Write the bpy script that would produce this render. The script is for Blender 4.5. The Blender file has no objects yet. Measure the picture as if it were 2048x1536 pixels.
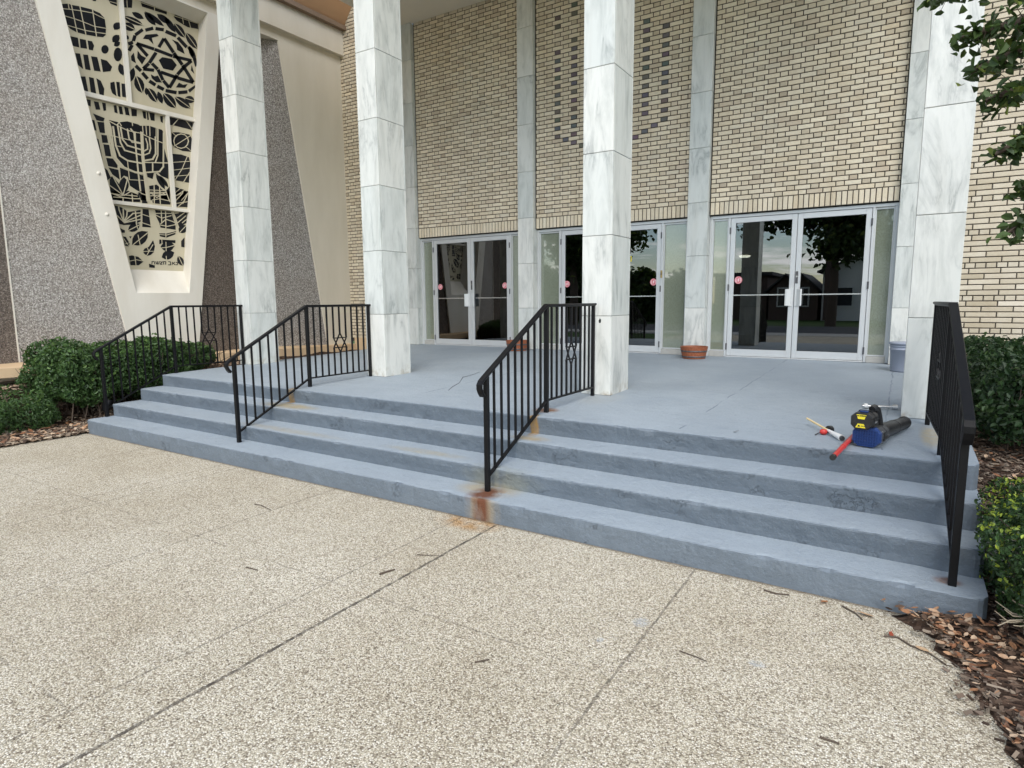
import bpy, bmesh, math, random
import numpy as np
from mathutils import Vector, Matrix, noise as mnoise

random.seed(7)
rng = np.random.default_rng(11)
scn = bpy.context.scene
COL = scn.collection

# ------------------------------------------------------------------ camera
cam_d = bpy.data.cameras.new('camera')
cam = bpy.data.objects.new('camera', cam_d)
COL.objects.link(cam)
YAW, PITCH, ROLL = -0.563403723, -0.134104037, -0.00767201827
cy, sy, cp, sp, cr, sr = math.cos(YAW), math.sin(YAW), math.cos(PITCH), math.sin(PITCH), math.cos(ROLL), math.sin(ROLL)
fwd = Vector((sy * cp, cy * cp, sp))
rgt = Vector((cy, -sy, 0))
upv = rgt.cross(fwd)
r2 = cr * rgt + sr * upv
u2 = -sr * rgt + cr * upv
cam.matrix_world = Matrix(((r2.x, u2.x, -fwd.x, 0), (r2.y, u2.y, -fwd.y, 0), (r2.z, u2.z, -fwd.z, 1.5), (0, 0, 0, 1)))
cam_d.sensor_width = 36
cam_d.lens = 36 * 1235.24 / 2048
cam_d.clip_start = 0.05
cam_d.clip_end = 600
scn.camera = cam

# ------------------------------------------------------------------ light
SUN_EL, SUN_AZ = math.radians(40), math.radians(151)      # azimuth: direction the sun stands in, clockwise from +Y
world = bpy.data.worlds.new('World')
scn.world = world
world.use_nodes = True
wt = world.node_tree
wt.nodes.clear()
w_out = wt.nodes.new('ShaderNodeOutputWorld')
w_bg = wt.nodes.new('ShaderNodeBackground')
w_sky = wt.nodes.new('ShaderNodeTexSky')
w_sky.sky_type = 'NISHITA'
w_sky.sun_disc = False
w_sky.dust_density = 0.25
w_sky.air_density = 1.15
w_sky.ozone_density = 2.0
w_sky.sun_elevation = SUN_EL
w_sky.sun_rotation = SUN_AZ
w_bg.inputs['Strength'].default_value = 0.14
# broken cloud cover, as mirrored in the door glass
w_tc = wt.nodes.new('ShaderNodeTexCoord')
w_sep = wt.nodes.new('ShaderNodeSeparateXYZ')
wt.links.new(w_tc.outputs['Generated'], w_sep.inputs[0])
w_add = wt.nodes.new('ShaderNodeMath'); w_add.operation = 'MAXIMUM'; w_add.inputs[1].default_value = 0.02
wt.links.new(w_sep.outputs['Z'], w_add.inputs[0])
w_add2 = wt.nodes.new('ShaderNodeMath'); w_add2.operation = 'ADD'; w_add2.inputs[1].default_value = 0.09
wt.links.new(w_add.outputs[0], w_add2.inputs[0])
w_dx = wt.nodes.new('ShaderNodeMath'); w_dx.operation = 'DIVIDE'
w_dy = wt.nodes.new('ShaderNodeMath'); w_dy.operation = 'DIVIDE'
wt.links.new(w_sep.outputs['X'], w_dx.inputs[0]); wt.links.new(w_add2.outputs[0], w_dx.inputs[1])
wt.links.new(w_sep.outputs['Y'], w_dy.inputs[0]); wt.links.new(w_add2.outputs[0], w_dy.inputs[1])
w_cmb = wt.nodes.new('ShaderNodeCombineXYZ')
wt.links.new(w_dx.outputs[0], w_cmb.inputs['X']); wt.links.new(w_dy.outputs[0], w_cmb.inputs['Y'])
w_nz = wt.nodes.new('ShaderNodeTexNoise')
w_nz.inputs['Scale'].default_value = 0.85
w_nz.inputs['Detail'].default_value = 8
w_nz.inputs['Roughness'].default_value = 0.58
wt.links.new(w_cmb.outputs[0], w_nz.inputs['Vector'])
w_rp = wt.nodes.new('ShaderNodeValToRGB')
w_rp.color_ramp.elements[0].position = 0.50
w_rp.color_ramp.elements[1].position = 0.60
wt.links.new(w_nz.outputs['Fac'], w_rp.inputs[0])
w_cl = wt.nodes.new('ShaderNodeBackground')
w_cl.inputs['Color'].default_value = (1.0, 0.975, 0.945, 1)
w_cl.inputs['Strength'].default_value = 2.0
w_mix = wt.nodes.new('ShaderNodeMixShader')
wt.links.new(w_sky.outputs[0], w_bg.inputs['Color'])
wt.links.new(w_rp.outputs[0], w_mix.inputs[0])
wt.links.new(w_bg.outputs[0], w_mix.inputs[1])
wt.links.new(w_cl.outputs[0], w_mix.inputs[2])
wt.links.new(w_mix.outputs[0], w_out.inputs['Surface'])

sun_d = bpy.data.lights.new('sun', 'SUN')
sun_d.energy = 1.5
sun_d.angle = math.radians(44)
sun_d.color = (1.0, 0.955, 0.89)
sun = bpy.data.objects.new('sun', sun_d)
COL.objects.link(sun)
sdir = Vector((math.sin(SUN_AZ) * math.cos(SUN_EL), math.cos(SUN_AZ) * math.cos(SUN_EL), math.sin(SUN_EL)))
sun.rotation_euler = sdir.to_track_quat('Z', 'Y').to_euler()
sun.location = sdir * 30

scn.view_settings.view_transform = 'Standard'
scn.view_settings.look = 'None'
scn.view_settings.gamma = 1
scn.view_settings.exposure = 0.80
scn.cycles.max_bounces = 8
scn.cycles.transparent_max_bounces = 12

# ------------------------------------------------------------------ node helpers
class NT:
    def __init__(s, name, rough=0.7, metal=0.0, spec=0.5):
        s.m = bpy.data.materials.new(name)
        s.m.use_nodes = True
        s.t = s.m.node_tree
        s.b = s.t.nodes['Principled BSDF']
        s.b.inputs['Roughness'].default_value = rough
        s.b.inputs['Metallic'].default_value = metal
        s.b.inputs['Specular IOR Level'].default_value = spec
        s._pos = None
    def n(s, typ, **kw):
        nd = s.t.nodes.new(typ)
        for k, v in kw.items():
            setattr(nd, k, v)
        return nd
    def put(s, sock, v):
        if isinstance(v, (int, float)):
            sock.default_value = v
        elif isinstance(v, (tuple, list)):
            if sock.type == 'RGBA' and len(v) == 3:
                v = tuple(v) + (1,)
            sock.default_value = v
        else:
            s.t.links.new(v, sock)
    def pos(s):
        if s._pos is None:
            s._pos = s.n('ShaderNodeNewGeometry').outputs['Position']
        return s._pos
    def xyz(s):
        sep = s.n('ShaderNodeSeparateXYZ')
        s.put(sep.inputs[0], s.pos())
        return sep.outputs
    def math(s, op, a, b=0.0, c=0.0):
        nd = s.n('ShaderNodeMath', operation=op)
        s.put(nd.inputs[0], a); s.put(nd.inputs[1], b); s.put(nd.inputs[2], c)
        return nd.outputs[0]
    def vmul(s, v, k):
        nd = s.n('ShaderNodeVectorMath', operation='MULTIPLY')
        s.put(nd.inputs[0], v); s.put(nd.inputs[1], k)
        return nd.outputs[0]
    def vadd(s, v, k):
        nd = s.n('ShaderNodeVectorMath', operation='ADD')
        s.put(nd.inputs[0], v); s.put(nd.inputs[1], k)
        return nd.outputs[0]
    def noise(s, scale, detail=4, rough=0.55, vec=None, dist=0.0, col=False):
        nd = s.n('ShaderNodeTexNoise')
        s.put(nd.inputs['Vector'], vec if vec is not None else s.pos())
        nd.inputs['Scale'].default_value = scale
        nd.inputs['Detail'].default_value = detail
        nd.inputs['Roughness'].default_value = rough
        nd.inputs['Distortion'].default_value = dist
        return nd.outputs['Color' if col else 'Fac']
    def voro(s, scale, vec=None, feature='F1'):
        nd = s.n('ShaderNodeTexVoronoi', feature=feature)
        s.put(nd.inputs['Vector'], vec if vec is not None else s.pos())
        nd.inputs['Scale'].default_value = scale
        return nd.outputs
    def ramp(s, fac, *stops, interp='LINEAR'):
        nd = s.n('ShaderNodeValToRGB')
        cr_ = nd.color_ramp
        cr_.interpolation = interp
        while len(cr_.elements) < len(stops):
            cr_.elements.new(0.5)
        for e, (p, c) in zip(cr_.elements, stops):
            e.position = p
            e.color = (c, c, c, 1) if isinstance(c, (int, float)) else tuple(c) + (1,)
        s.put(nd.inputs[0], fac)
        return nd.outputs[0]
    def mix(s, fac, a, b, mode='MIX'):
        nd = s.n('ShaderNodeMix', data_type='RGBA', blend_type=mode)
        s.put(nd.inputs[0], fac); s.put(nd.inputs[6], a); s.put(nd.inputs[7], b)
        return nd.outputs[2]
    def attr(s, name='Col'):
        return s.n('ShaderNodeAttribute', attribute_name=name)
    def color(s, v):
        s.put(s.b.inputs['Base Color'], v); return s
    def bump(s, h, strength=0.4, dist=0.01):
        nd = s.n('ShaderNodeBump')
        nd.inputs['Strength'].default_value = strength
        nd.inputs['Distance'].default_value = dist
        s.put(nd.inputs['Height'], h)
        s.t.links.new(nd.outputs[0], s.b.inputs['Normal'])
        return s
    def spot(s, c, r):
        """0..1 mask: 1 at point c, 0 on the ellipsoid of radii r."""
        v = s.vmul(s.vadd(s.pos(), tuple(-x for x in c)), tuple(1 / x for x in r))
        ln = s.n('ShaderNodeVectorMath', operation='LENGTH')
        s.put(ln.inputs[0], v)
        return s.math('MAXIMUM', s.math('SUBTRACT', 1.0, ln.outputs['Value']), 0.0)

def dusty(name, col, rough=0.45):
    t = NT(name, rough)
    d = t.ramp(t.noise(55, 6, 0.7), (0.48, 0.0), (0.78, 0.45))
    nn = t.n('ShaderNodeSeparateXYZ'); t.put(nn.inputs[0], t.n('ShaderNodeNewGeometry').outputs['Normal'])
    d = t.math('MULTIPLY', d, t.ramp(nn.outputs['Z'], (0.0, 0.35), (0.8, 1.0)))
    t.color(t.mix(d, col, (0.16, 0.15, 0.135)))
    t.bump(t.noise(400, 2), 0.15, 0.0006)
    return t.m

def plain(name, col, rough=0.6, metal=0.0, var=0.15, scale=12, bump=0.0, spec=0.5):
    t = NT(name, rough, metal, spec)
    nz = t.noise(scale, 5)
    t.color(t.mix(nz, tuple(c * (1 - var) for c in col), tuple(min(1, c * (1 + var)) for c in col)))
    if bump:
        t.bump(t.noise(scale * 8, 4), bump, 0.005)
    return t.m

MAT = {}
# exposed-aggregate pavement with tooled joints
t = NT('exposed_aggregate_paving', 0.85, spec=0.3)
v = t.voro(165)
v2 = t.voro(150)
sepc = t.n('ShaderNodeSeparateColor'); t.put(sepc.inputs[0], v['Color'])
peb = t.ramp(sepc.outputs[0], (0.0, (0.09, 0.07, 0.055)), (0.10, (0.26, 0.21, 0.155)), (0.20, (0.46, 0.42, 0.32)), (0.52, (0.655, 0.60, 0.475)), (0.76, (0.76, 0.71, 0.59)), (1.0, (0.90, 0.87, 0.78)))
gap = t.ramp(v['Distance'], (0.34, 1.0), (0.80, 0.1))
base = t.mix(gap, (0.25, 0.215, 0.16), peb)
big = t.noise(0.8, 7, 0.66)
base = t.mix(t.ramp(big, (0.3, 0.0), (0.7, 1.0)), t.mix(1.0, base, (0.78, 0.745, 0.69), 'MULTIPLY'), base)
xx = t.xyz()
wob = t.math('MULTIPLY', t.math('SUBTRACT', t.noise(7, 3), 0.5), 0.022)
wob = t.math('ADD', wob, t.math('MULTIPLY', t.math('SUBTRACT', t.noise(55, 2), 0.5), 0.012))
px = t.math('ADD', xx['X'], wob)
joint = None
for jx, hw, dk in ((-2.235, 0.0095, 1.0), (-2.53, 0.006, 0.55), (-0.895, 0.006, 0.7), (-3.80, 0.006, 0.6), (-5.08, 0.006, 0.6), (-5.31, 0.006, 0.5), (-6.6, 0.006, 0.6), (0.4, 0.006, 0.6)):
    d = t.math('ABSOLUTE', t.math('SUBTRACT', px, jx))
    msk = t.math('MULTIPLY', t.math('LESS_THAN', d, hw), dk)
    joint = msk if joint is None else t.math('MAXIMUM', joint, msk)
py = t.math('ADD', xx['Y'], wob)
for jy in (2.155, 0.907, -0.35, -1.6):
    d = t.math('ABSOLUTE', t.math('SUBTRACT', py, jy))
    joint = t.math('MAXIMUM', joint, t.math('MULTIPLY', t.math('LESS_THAN', d, 0.005), t.ramp(t.noise(2.3, 2), (0.42, 0.0), (0.55, 0.55))))
joint = t.math('MULTIPLY', joint, t.ramp(t.noise(13, 4, 0.65), (0.34, 0.25), (0.58, 1.0)))
base = t.mix(joint, base, (0.075, 0.062, 0.05))
edge = t.ramp(t.math('DIVIDE', t.math('ADD', xx['Y'], t.math('MULTIPLY', wob, 0.6)), 4.0), (3.318 / 4, 0.0), (3.335 / 4, 0.85))
base = t.mix(edge, base, (0.10, 0.075, 0.05))
rust = t.math('MULTIPLY', t.ramp(t.spot((-2.42, 3.28, 0), (0.30, 0.17, 0.1)), (0.0, 0.0), (0.5, 0.75)), t.ramp(t.noise(9, 4), (0.35, 0.2), (0.6, 1.0)))
base = t.mix(rust, base, t.mix(1.0, base, (0.85, 0.50, 0.18), 'MULTIPLY'))
for c_, r_ in (((-0.95, 2.62, 0), (0.05, 0.06, 0.1)), ((-0.42, 2.55, 0), (0.045, 0.03, 0.1)), ((-1.05, 2.38, 0), (0.02, 0.03, 0.1))):
    base = t.mix(t.math('MULTIPLY', t.ramp(t.spot(c_, r_), (0.1, 0.0), (0.4, 0.55)), t.ramp(t.noise(60, 2), (0.4, 0.3), (0.6, 1))), base, (0.34, 0.38, 0.42))
t.color(base)
t.bump(t.math('SUBTRACT', t.math('SUBTRACT', 1.0, v['Distance']), t.math('MULTIPLY', joint, 0.9)), 0.55, 0.006)
MAT['paving'] = t.m

# grey-blue painted concrete of the steps, with rust runs under the rail posts
t = NT('painted_concrete', 0.62, spec=0.35)
nz = t.noise(2.2, 6, 0.62)
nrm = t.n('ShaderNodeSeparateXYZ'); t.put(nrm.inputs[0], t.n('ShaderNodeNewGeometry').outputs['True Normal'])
flat = t.ramp(nrm.outputs['Z'], (0.75, 0.0), (0.9, 1.0))       # risers darkened by face normal to paint in their shade; treads chalky from wear
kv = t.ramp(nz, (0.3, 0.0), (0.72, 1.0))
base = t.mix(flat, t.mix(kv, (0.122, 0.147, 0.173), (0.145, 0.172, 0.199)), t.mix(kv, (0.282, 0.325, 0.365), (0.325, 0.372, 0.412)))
fine = t.noise(60, 4, 0.7)
base = t.mix(t.ramp(fine, (0.30, 0.35), (0.5, 0.0)), base, (0.17, 0.215, 0.265))
scuff = t.noise(5, 7, 0.72, vec=t.vmul(t.pos(), (1.0, 2.4, 1.0)))
base = t.mix(t.math('MULTIPLY', flat, t.ramp(scuff, (0.54, 0.0), (0.72, 0.5))), base, (0.20, 0.235, 0.26))
base = t.mix(t.math('MULTIPLY', flat, t.ramp(t.noise(26, 5, 0.7), (0.60, 0.0), (0.75, 0.35))), base, (0.44, 0.48, 0.51))
blot = t.noise(14, 3, 0.6)
base = t.mix(t.ramp(blot, (0.70, 0.0), (0.76, 0.5)), base, (0.15, 0.17, 0.19))
def rustmix(b, c, r, col, amt, p0=0.0, p1=0.55, nsc=14):
    k = t.math('MULTIPLY', t.ramp(t.spot(c, r), (p0, 0.0), (p1, amt)), t.ramp(t.noise(nsc, 4, vec=t.vmul(t.pos(), (1, 1, 0.25))), (0.28, 0.25), (0.55, 1.0)))
    return t.mix(k, b, col)
# lower post of the rust-stained rail
base = rustmix(base, (-2.46, 3.56, 0.145), (0.30, 0.19, 0.05), (0.38, 0.28, 0.12), 0.55)
base = rustmix(base, (-2.42, 3.47, 0.145), (0.14, 0.20, 0.06), (0.125, 0.042, 0.018), 0.95, 0.0, 0.6)
base = rustmix(base, (-2.36, 3.345, 0.06), (0.16, 0.05, 0.24), (0.36, 0.26, 0.12), 0.55)
base = rustmix(base, (-2.375, 3.345, 0.07), (0.085, 0.04, 0.34), (0.125, 0.040, 0.017), 0.95, 0.0, 0.6)
base = rustmix(base, (-2.487, 4.46, 0.585), (0.13, 0.13, 0.05), (0.20, 0.085, 0.03), 0.9, 0.0, 0.5)
base = rustmix(base, (-2.45, 4.20, 0.50), (0.05, 0.10, 0.22), (0.33, 0.19, 0.05), 0.9, 0.02, 0.4)
base = rustmix(base, (-2.40, 4.05, 0.435), (0.20, 0.10, 0.03), (0.36, 0.27, 0.13), 0.7)
base = rustmix(base, (-5.46, 4.24, 0.50), (0.06, 0.10, 0.24), (0.33, 0.20, 0.06), 0.8, 0.02, 0.4)
base = rustmix(base, (-5.30, 4.08, 0.44), (0.50, 0.14, 0.03), (0.36, 0.28, 0.14), 0.75)
base = rustmix(base, (-4.9, 3.72, 0.295), (0.9, 0.09, 0.03), (0.34, 0.29, 0.19), 0.45)
base = rustmix(base, (-3.2, 3.74, 0.295), (0.5, 0.08, 0.03), (0.34, 0.29, 0.18), 0.5)
base = rustmix(base, (-2.3, 5.2, 0.6), (0.25, 0.4, 0.04), (0.33, 0.33, 0.30), 0.4)
base = rustmix(base, (0.20, 4.85, 0.59), (0.07, 0.42, 0.05), (0.40, 0.34, 0.22), 0.8, 0.0, 0.5, 22)
base = rustmix(base, (0.26, 3.50, 0.145), (0.07, 0.06, 0.04), (0.20, 0.09, 0.04), 0.9)
base = rustmix(base, (-2.40, 3.65, 0.22), (0.40, 0.08, 0.12), (0.24, 0.25, 0.21), 0.6)
# control joints in the landing
xx = t.xyz()
wob = t.math('MULTIPLY', t.math('SUBTRACT', t.noise(5, 3), 0.5), 0.05)
jm = None
for jx in (-1.30, -4.0, -0.06, -6.6):
    d = t.math('ABSOLUTE', t.math('SUBTRACT', t.math('ADD', xx['X'], wob), jx))
    mk = t.math('LESS_THAN', d, 0.006)
    jm = mk if jm is None else t.math('MAXIMUM', jm, mk)
jm = t.math('MULTIPLY', jm, t.math('GREATER_THAN', xx['Y'], 4.3))
jm = t.math('MULTIPLY', jm, t.ramp(t.noise(1.6, 2), (0.42, 0.0), (0.5, 0.75)))
base = t.mix(jm, base, (0.12, 0.145, 0.175))
# duller paint in noise patches in the porch depth
dull = t.ramp(t.noise(0.9, 5, 0.6), (0.42, 0.0), (0.65, 0.55))
dull = t.math('MULTIPLY', dull, t.math('GREATER_THAN', xx['Z'], 0.6))
base = t.mix(dull, base, (0.245, 0.29, 0.335))
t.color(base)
h = t.math('ADD', t.math('MULTIPLY', t.noise(38, 6, 0.7), 0.8), t.math('MULTIPLY', t.noise(9, 4), 1.0))
cr_ = t.voro(5.5, vec=t.vadd(t.vmul(t.pos(), (0.55, 1, 1.5)), t.vmul(t.noise(4, 6, 0.7, col=True), (0.55, 0.55, 0.55))), feature='DISTANCE_TO_EDGE')['Distance']
crack = t.math('MULTIPLY', t.math('MULTIPLY', t.ramp(cr_, (0.0, 1.0), (0.025, 0.0)), t.ramp(t.noise(2.6, 3), (0.56, 0.0), (0.62, 1.0))), t.math('SUBTRACT', 1.0, flat))
t.bump(t.math('SUBTRACT', h, t.math('MULTIPLY', crack, 0.6)), 0.85, 0.012)
MAT['paint'] = t.m

# veined marble
t = NT('white_marble', 0.38, spec=0.45)
at = t.attr('Col')
p = t.vadd(t.pos(), t.vmul(at.outputs['Color'], (17, 23, 31)))
rot = t.n('ShaderNodeMapping'); rot.inputs['Rotation'].default_value = (0.55, 0.62, 0.4); rot.inputs['Scale'].default_value = (1.25, 1.25, 0.28)
t.put(rot.inputs[0], p)
n1 = t.noise(3.2, 7, 0.62, vec=rot.outputs[0], dist=0.7)
vein = t.ramp(t.math('ABSOLUTE', t.math('SUBTRACT', n1, 0.5)), (0.0, 1.0), (0.025, 0.40), (0.085, 0.0))
amt = t.ramp(t.noise(2.0, 3, vec=p), (0.42, 0.06), (0.66, 1.0))
n2 = t.noise(7.5, 6, 0.65, vec=rot.outputs[0], dist=0.5)
cloud = t.ramp(n2, (0.47, 0.0), (0.78, 1.0))
base = t.mix(cloud, (0.655, 0.66, 0.637), (0.46, 0.475, 0.455))
base = t.mix(t.math('MULTIPLY', vein, t.math('MULTIPLY', amt, 0.9)), base, (0.34, 0.355, 0.345))
sepa = t.n('ShaderNodeSeparateColor'); t.put(sepa.inputs[0], at.outputs['Color'])
base = t.mix(1.0, base, t.mix(sepa.outputs[1], (0.88, 0.91, 0.90), (1.03, 1.02, 0.99)), 'MULTIPLY')
zz = t.xyz()['Z']
lowd = t.math('MULTIPLY', t.ramp(zz, (0.60, 1.0), (0.74, 0.0)), t.ramp(t.noise(11, 4), (0.48, 0.0), (0.62, 0.8)))
base = t.mix(lowd, base, (0.33, 0.28, 0.20))
drip = t.noise(9, 5, 0.6, vec=t.vmul(t.pos(), (1, 1, 0.06)))
base = t.mix(t.ramp(drip, (0.55, 0.0), (0.75, 0.35)), base, (0.46, 0.45, 0.40))
t.color(base)
MAT['marble'] = t.m
MAT['marble_joint'] = plain('marble_joint_mortar', (0.30, 0.31, 0.30), 0.9)

# bricks (colour per brick in an attribute)
t = NT('glazed_brick', 0.55, spec=0.4)
at = t.attr('Col')
nz = t.noise(45, 4)
bc = t.mix(t.ramp(nz, (0.35, 0.22), (0.6, 0.0)), at.outputs['Color'], t.mix(1.0, at.outputs['Color'], (0.72, 0.66, 0.58), 'MULTIPLY'))
strk = t.noise(1.6, 6, 0.65, vec=t.vmul(t.pos(), (1.6, 1, 0.35)))
t.color(t.mix(t.ramp(strk, (0.46, 0.0), (0.75, 0.55)), bc, t.mix(1.0, bc, (0.80, 0.755, 0.68), 'MULTIPLY')))
t.bump(t.noise(120, 3), 0.2, 0.002)
MAT['brick'] = t.m
MAT['mortar'] = plain('dark_mortar', (0.055, 0.046, 0.038), 0.95, var=0.3, scale=30)

def chips(name, stops, scale, tint=None, dirt=None):
    t = NT(name, 0.85, spec=0.3)
    vv = t.voro(scale, vec=t.vadd(t.pos(), t.vmul(t.noise(scale * 1.2, 2, col=True), (0.012, 0.012, 0.012))))
    s3 = t.n('ShaderNodeSeparateColor'); t.put(s3.inputs[0], vv['Color'])
    b = t.ramp(s3.outputs[0], *stops)
    b = t.mix(t.ramp(vv['Distance'], (0.35, 0.0), (0.8, 0.75)), b, (0.12, 0.105, 0.095))
    bg = t.ramp(t.noise(1.4, 4), (0.35, 0.0), (0.7, 0.5))
    b = t.mix(bg, b, t.mix(1.0, b, dirt or (0.86, 0.80, 0.74), 'MULTIPLY'))
    t.color(b)
    t.bump(t.math('SUBTRACT', 1.0, vv['Distance']), 0.7, 0.012)
    return t.m
MAT['chips_grey'] = chips('pale_stone_chips', ((0.0, (0.16, 0.145, 0.13)), (0.2, (0.28, 0.26, 0.235)), (0.5, (0.37, 0.35, 0.32)), (0.8, (0.47, 0.45, 0.42)), (1.0, (0.60, 0.575, 0.54))), 72)
MAT['chips_brown'] = chips('brown_stone_chips', ((0.0, (0.07, 0.055, 0.045)), (0.3, (0.155, 0.125, 0.105)), (0.6, (0.235, 0.195, 0.165)), (0.86, (0.33, 0.28, 0.24)), (1.0, (0.40, 0.35, 0.30))), 72)

def stucco(name, c, d):
    t = NT(name, 0.88, spec=0.25)
    streak = t.noise(2.2, 5, 0.6, vec=t.vmul(t.pos(), (1, 1, 0.22)))
    t.color(t.mix(t.ramp(streak, (0.40, 0.0), (0.72, 0.8)), c, d))
    t.bump(t.noise(140, 4), 0.25, 0.003)
    return t.m
MAT['stucco'] = stucco('cream_stucco', (0.70, 0.665, 0.59), (0.60, 0.555, 0.47))
MAT['stucco_tan'] = stucco('tan_stucco', (0.66, 0.605, 0.50), (0.58, 0.525, 0.42))
MAT['screen'] = stucco('buff_concrete_screen', (0.52, 0.47, 0.345), (0.45, 0.40, 0.28))
MAT['curb'] = stucco('ochre_painted_curb', (0.66, 0.49, 0.31), (0.56, 0.40, 0.24))
MAT['eave'] = plain('orange_brown_eave', (0.42, 0.245, 0.125), 0.7, var=0.12, scale=3)
MAT['trim_brown'] = plain('brown_trim', (0.20, 0.135, 0.085), 0.6)
MAT['soffit'] = plain('porch_soffit_paint', (0.70, 0.64, 0.53), 0.75, var=0.06, scale=2)
MAT['black'] = plain('black_painted_iron', (0.006, 0.006, 0.0068), 0.42, var=0.3, scale=25, bump=0.06, spec=0.2)
MAT['alu'] = plain('satin_aluminium', (0.60, 0.61, 0.605), 0.42, metal=0.35, var=0.06, scale=6)
MAT['alu_matte'] = plain('anodised_handle', (0.62, 0.63, 0.62), 0.5, metal=0.1, var=0.05, scale=6)
MAT['steel_dark'] = plain('dark_hinge_steel', (0.10, 0.10, 0.105), 0.45, metal=0.4)
MAT['stainedglass'] = plain('dark_leaded_glass', (0.008, 0.009, 0.012), 0.3, var=0.5, scale=5, spec=0.3)

t = NT('dark_door_glass', 0.03)
out = t.t.nodes['Material Output']
tr = t.n('ShaderNodeBsdfTransparent'); tr.inputs[0].default_value = (0.30, 0.32, 0.31, 1)
gl = t.n('ShaderNodeBsdfGlossy'); gl.inputs['Roughness'].default_value = 0.0; gl.inputs[0].default_value = (0.92, 0.96, 1, 1)
fr = t.n('ShaderNodeFresnel'); fr.inputs['IOR'].default_value = 2.15
mx = t.n('ShaderNodeMixShader')
t.t.links.new(fr.outputs[0], mx.inputs[0]); t.t.links.new(tr.outputs[0], mx.inputs[1]); t.t.links.new(gl.outputs[0], mx.inputs[2])
t.t.links.new(mx.outputs[0], out.inputs['Surface'])
MAT['glass'] = t.m
t = NT('mesh_backed_glass', 0.10, spec=0.5)
b1 = t.voro(95)
t.color(t.mix(t.ramp(b1['Distance'], (0.25, 0.0), (0.6, 1.0)), (0.155, 0.175, 0.125), (0.225, 0.25, 0.19)))
t.b.inputs['Coat Weight'].default_value = 1.0
t.b.inputs['Coat Roughness'].default_value = 0.02
t.b.inputs['Coat IOR'].default_value = 1.8
MAT['sideglass'] = t.m

t = NT('dark_lobby_wall', 0.8); t.color(t.mix(t.noise(3, 3), (0.05, 0.045, 0.04), (0.075, 0.065, 0.055))); MAT['lobby'] = t.m
t = NT('ceiling_lamp_glow', 0.5); t.b.inputs['Emission Color'].default_value = (1, 0.93, 0.8, 1); t.b.inputs['Emission Strength'].default_value = 4.5; t.color((0.8, 0.8, 0.75)); MAT['glow'] = t.m

def leafmat(name, dark, light, tip=None, gloss=0.45):
    t = NT(name, gloss, spec=0.35)
    at = t.attr('Col')
    s3 = t.n('ShaderNodeSeparateColor'); t.put(s3.inputs[0], at.outputs['Color'])
    c = t.mix(s3.outputs[0], dark, light)
    if tip:
        c = t.mix(s3.outputs[1], c, tip)
    t.color(c)
    ad = t.n('ShaderNodeBsdfTranslucent'); t.put(ad.inputs[0], t.mix(1.0, c, (0.9, 1.0, 0.45), 'MULTIPLY'))
    ms = t.n('ShaderNodeMixShader'); ms.inputs[0].default_value = 0.22
    t.t.links.new(t.b.outputs[0], ms.inputs[1]); t.t.links.new(ad.outputs[0], ms.inputs[2])
    t.t.links.new(ms.outputs[0], t.t.nodes['Material Output'].inputs['Surface'])
    return t.m
MAT['leaf_hedge'] = leafmat('hedge_leaf', (0.022, 0.052, 0.018), (0.082, 0.150, 0.045), (0.10, 0.17, 0.04))
MAT['leaf_dark'] = leafmat('dark_hedge_leaf', (0.010, 0.026, 0.010), (0.034, 0.070, 0.022), (0.06, 0.10, 0.03))
MAT['leaf_box'] = leafmat('boxwood_leaf', (0.014, 0.036, 0.012), (0.056, 0.108, 0.032), (0.34, 0.42, 0.05))
MAT['leaf_tree'] = leafmat('tree_leaf', (0.022, 0.045, 0.015), (0.082, 0.130, 0.034), (0.22, 0.26, 0.05))
MAT['bark'] = plain('grey_brown_bark', (0.085, 0.062, 0.045), 0.9, var=0.35, scale=20, bump=0.5)
MAT['deadtwig'] = plain('pale_dead_twig', (0.30, 0.25, 0.18), 0.9, var=0.3, scale=20)
t = NT('bark_mulch', 0.95, spec=0.2)
vv = t.voro(30, vec=t.vmul(t.pos(), (1, 1.6, 1)))
s3 = t.n('ShaderNodeSeparateColor'); t.put(s3.inputs[0], vv['Color'])
b = t.ramp(s3.outputs[0], (0.0, (0.020, 0.012, 0.008)), (0.5, (0.055, 0.033, 0.022)), (0.85, (0.10, 0.062, 0.042)), (1.0, (0.20, 0.14, 0.10)))
t.color(b); t.bump(t.math('ADD', vv['Distance'], t.noise(40, 4)), 0.9, 0.02)
MAT['mulch'] = t.m
t = NT('mulch_chip', 0.92, spec=0.2); t.color(t.attr('Col').outputs['Color']); MAT['chip'] = t.m
t = NT('dry_leaf', 0.75, spec=0.3); at = t.attr('Col'); t.color(t.mix(t.ramp(t.noise(70, 3), (0.4, 0.0), (0.7, 0.5)), at.outputs['Color'], t.mix(1.0, at.outputs['Color'], (0.5, 0.4, 0.3), 'MULTIPLY'))); MAT['dryleaf'] = t.m
t = NT('lawn_grass', 0.9, spec=0.2)
t.color(t.mix(t.noise(6, 6), (0.028, 0.06, 0.014), (0.065, 0.115, 0.028))); t.bump(t.noise(90, 4), 0.6, 0.02); MAT['lawn'] = t.m
MAT['asphalt'] = plain('street_asphalt', (0.055, 0.055, 0.057), 0.9, var=0.25, scale=40, bump=0.3)
t = NT('planter_wood', 0.6)
wv = t.noise(9, 5, vec=t.vmul(t.pos(), (6, 6, 0.8)))
t.color(t.mix(wv, (0.20, 0.055, 0.022), (0.36, 0.115, 0.045))); t.bump(wv, 0.2, 0.004); MAT['planterwood'] = t.m
MAT['soil'] = plain('dry_potting_soil', (0.06, 0.042, 0.03), 0.95, var=0.4, scale=60, bump=0.6)
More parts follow.
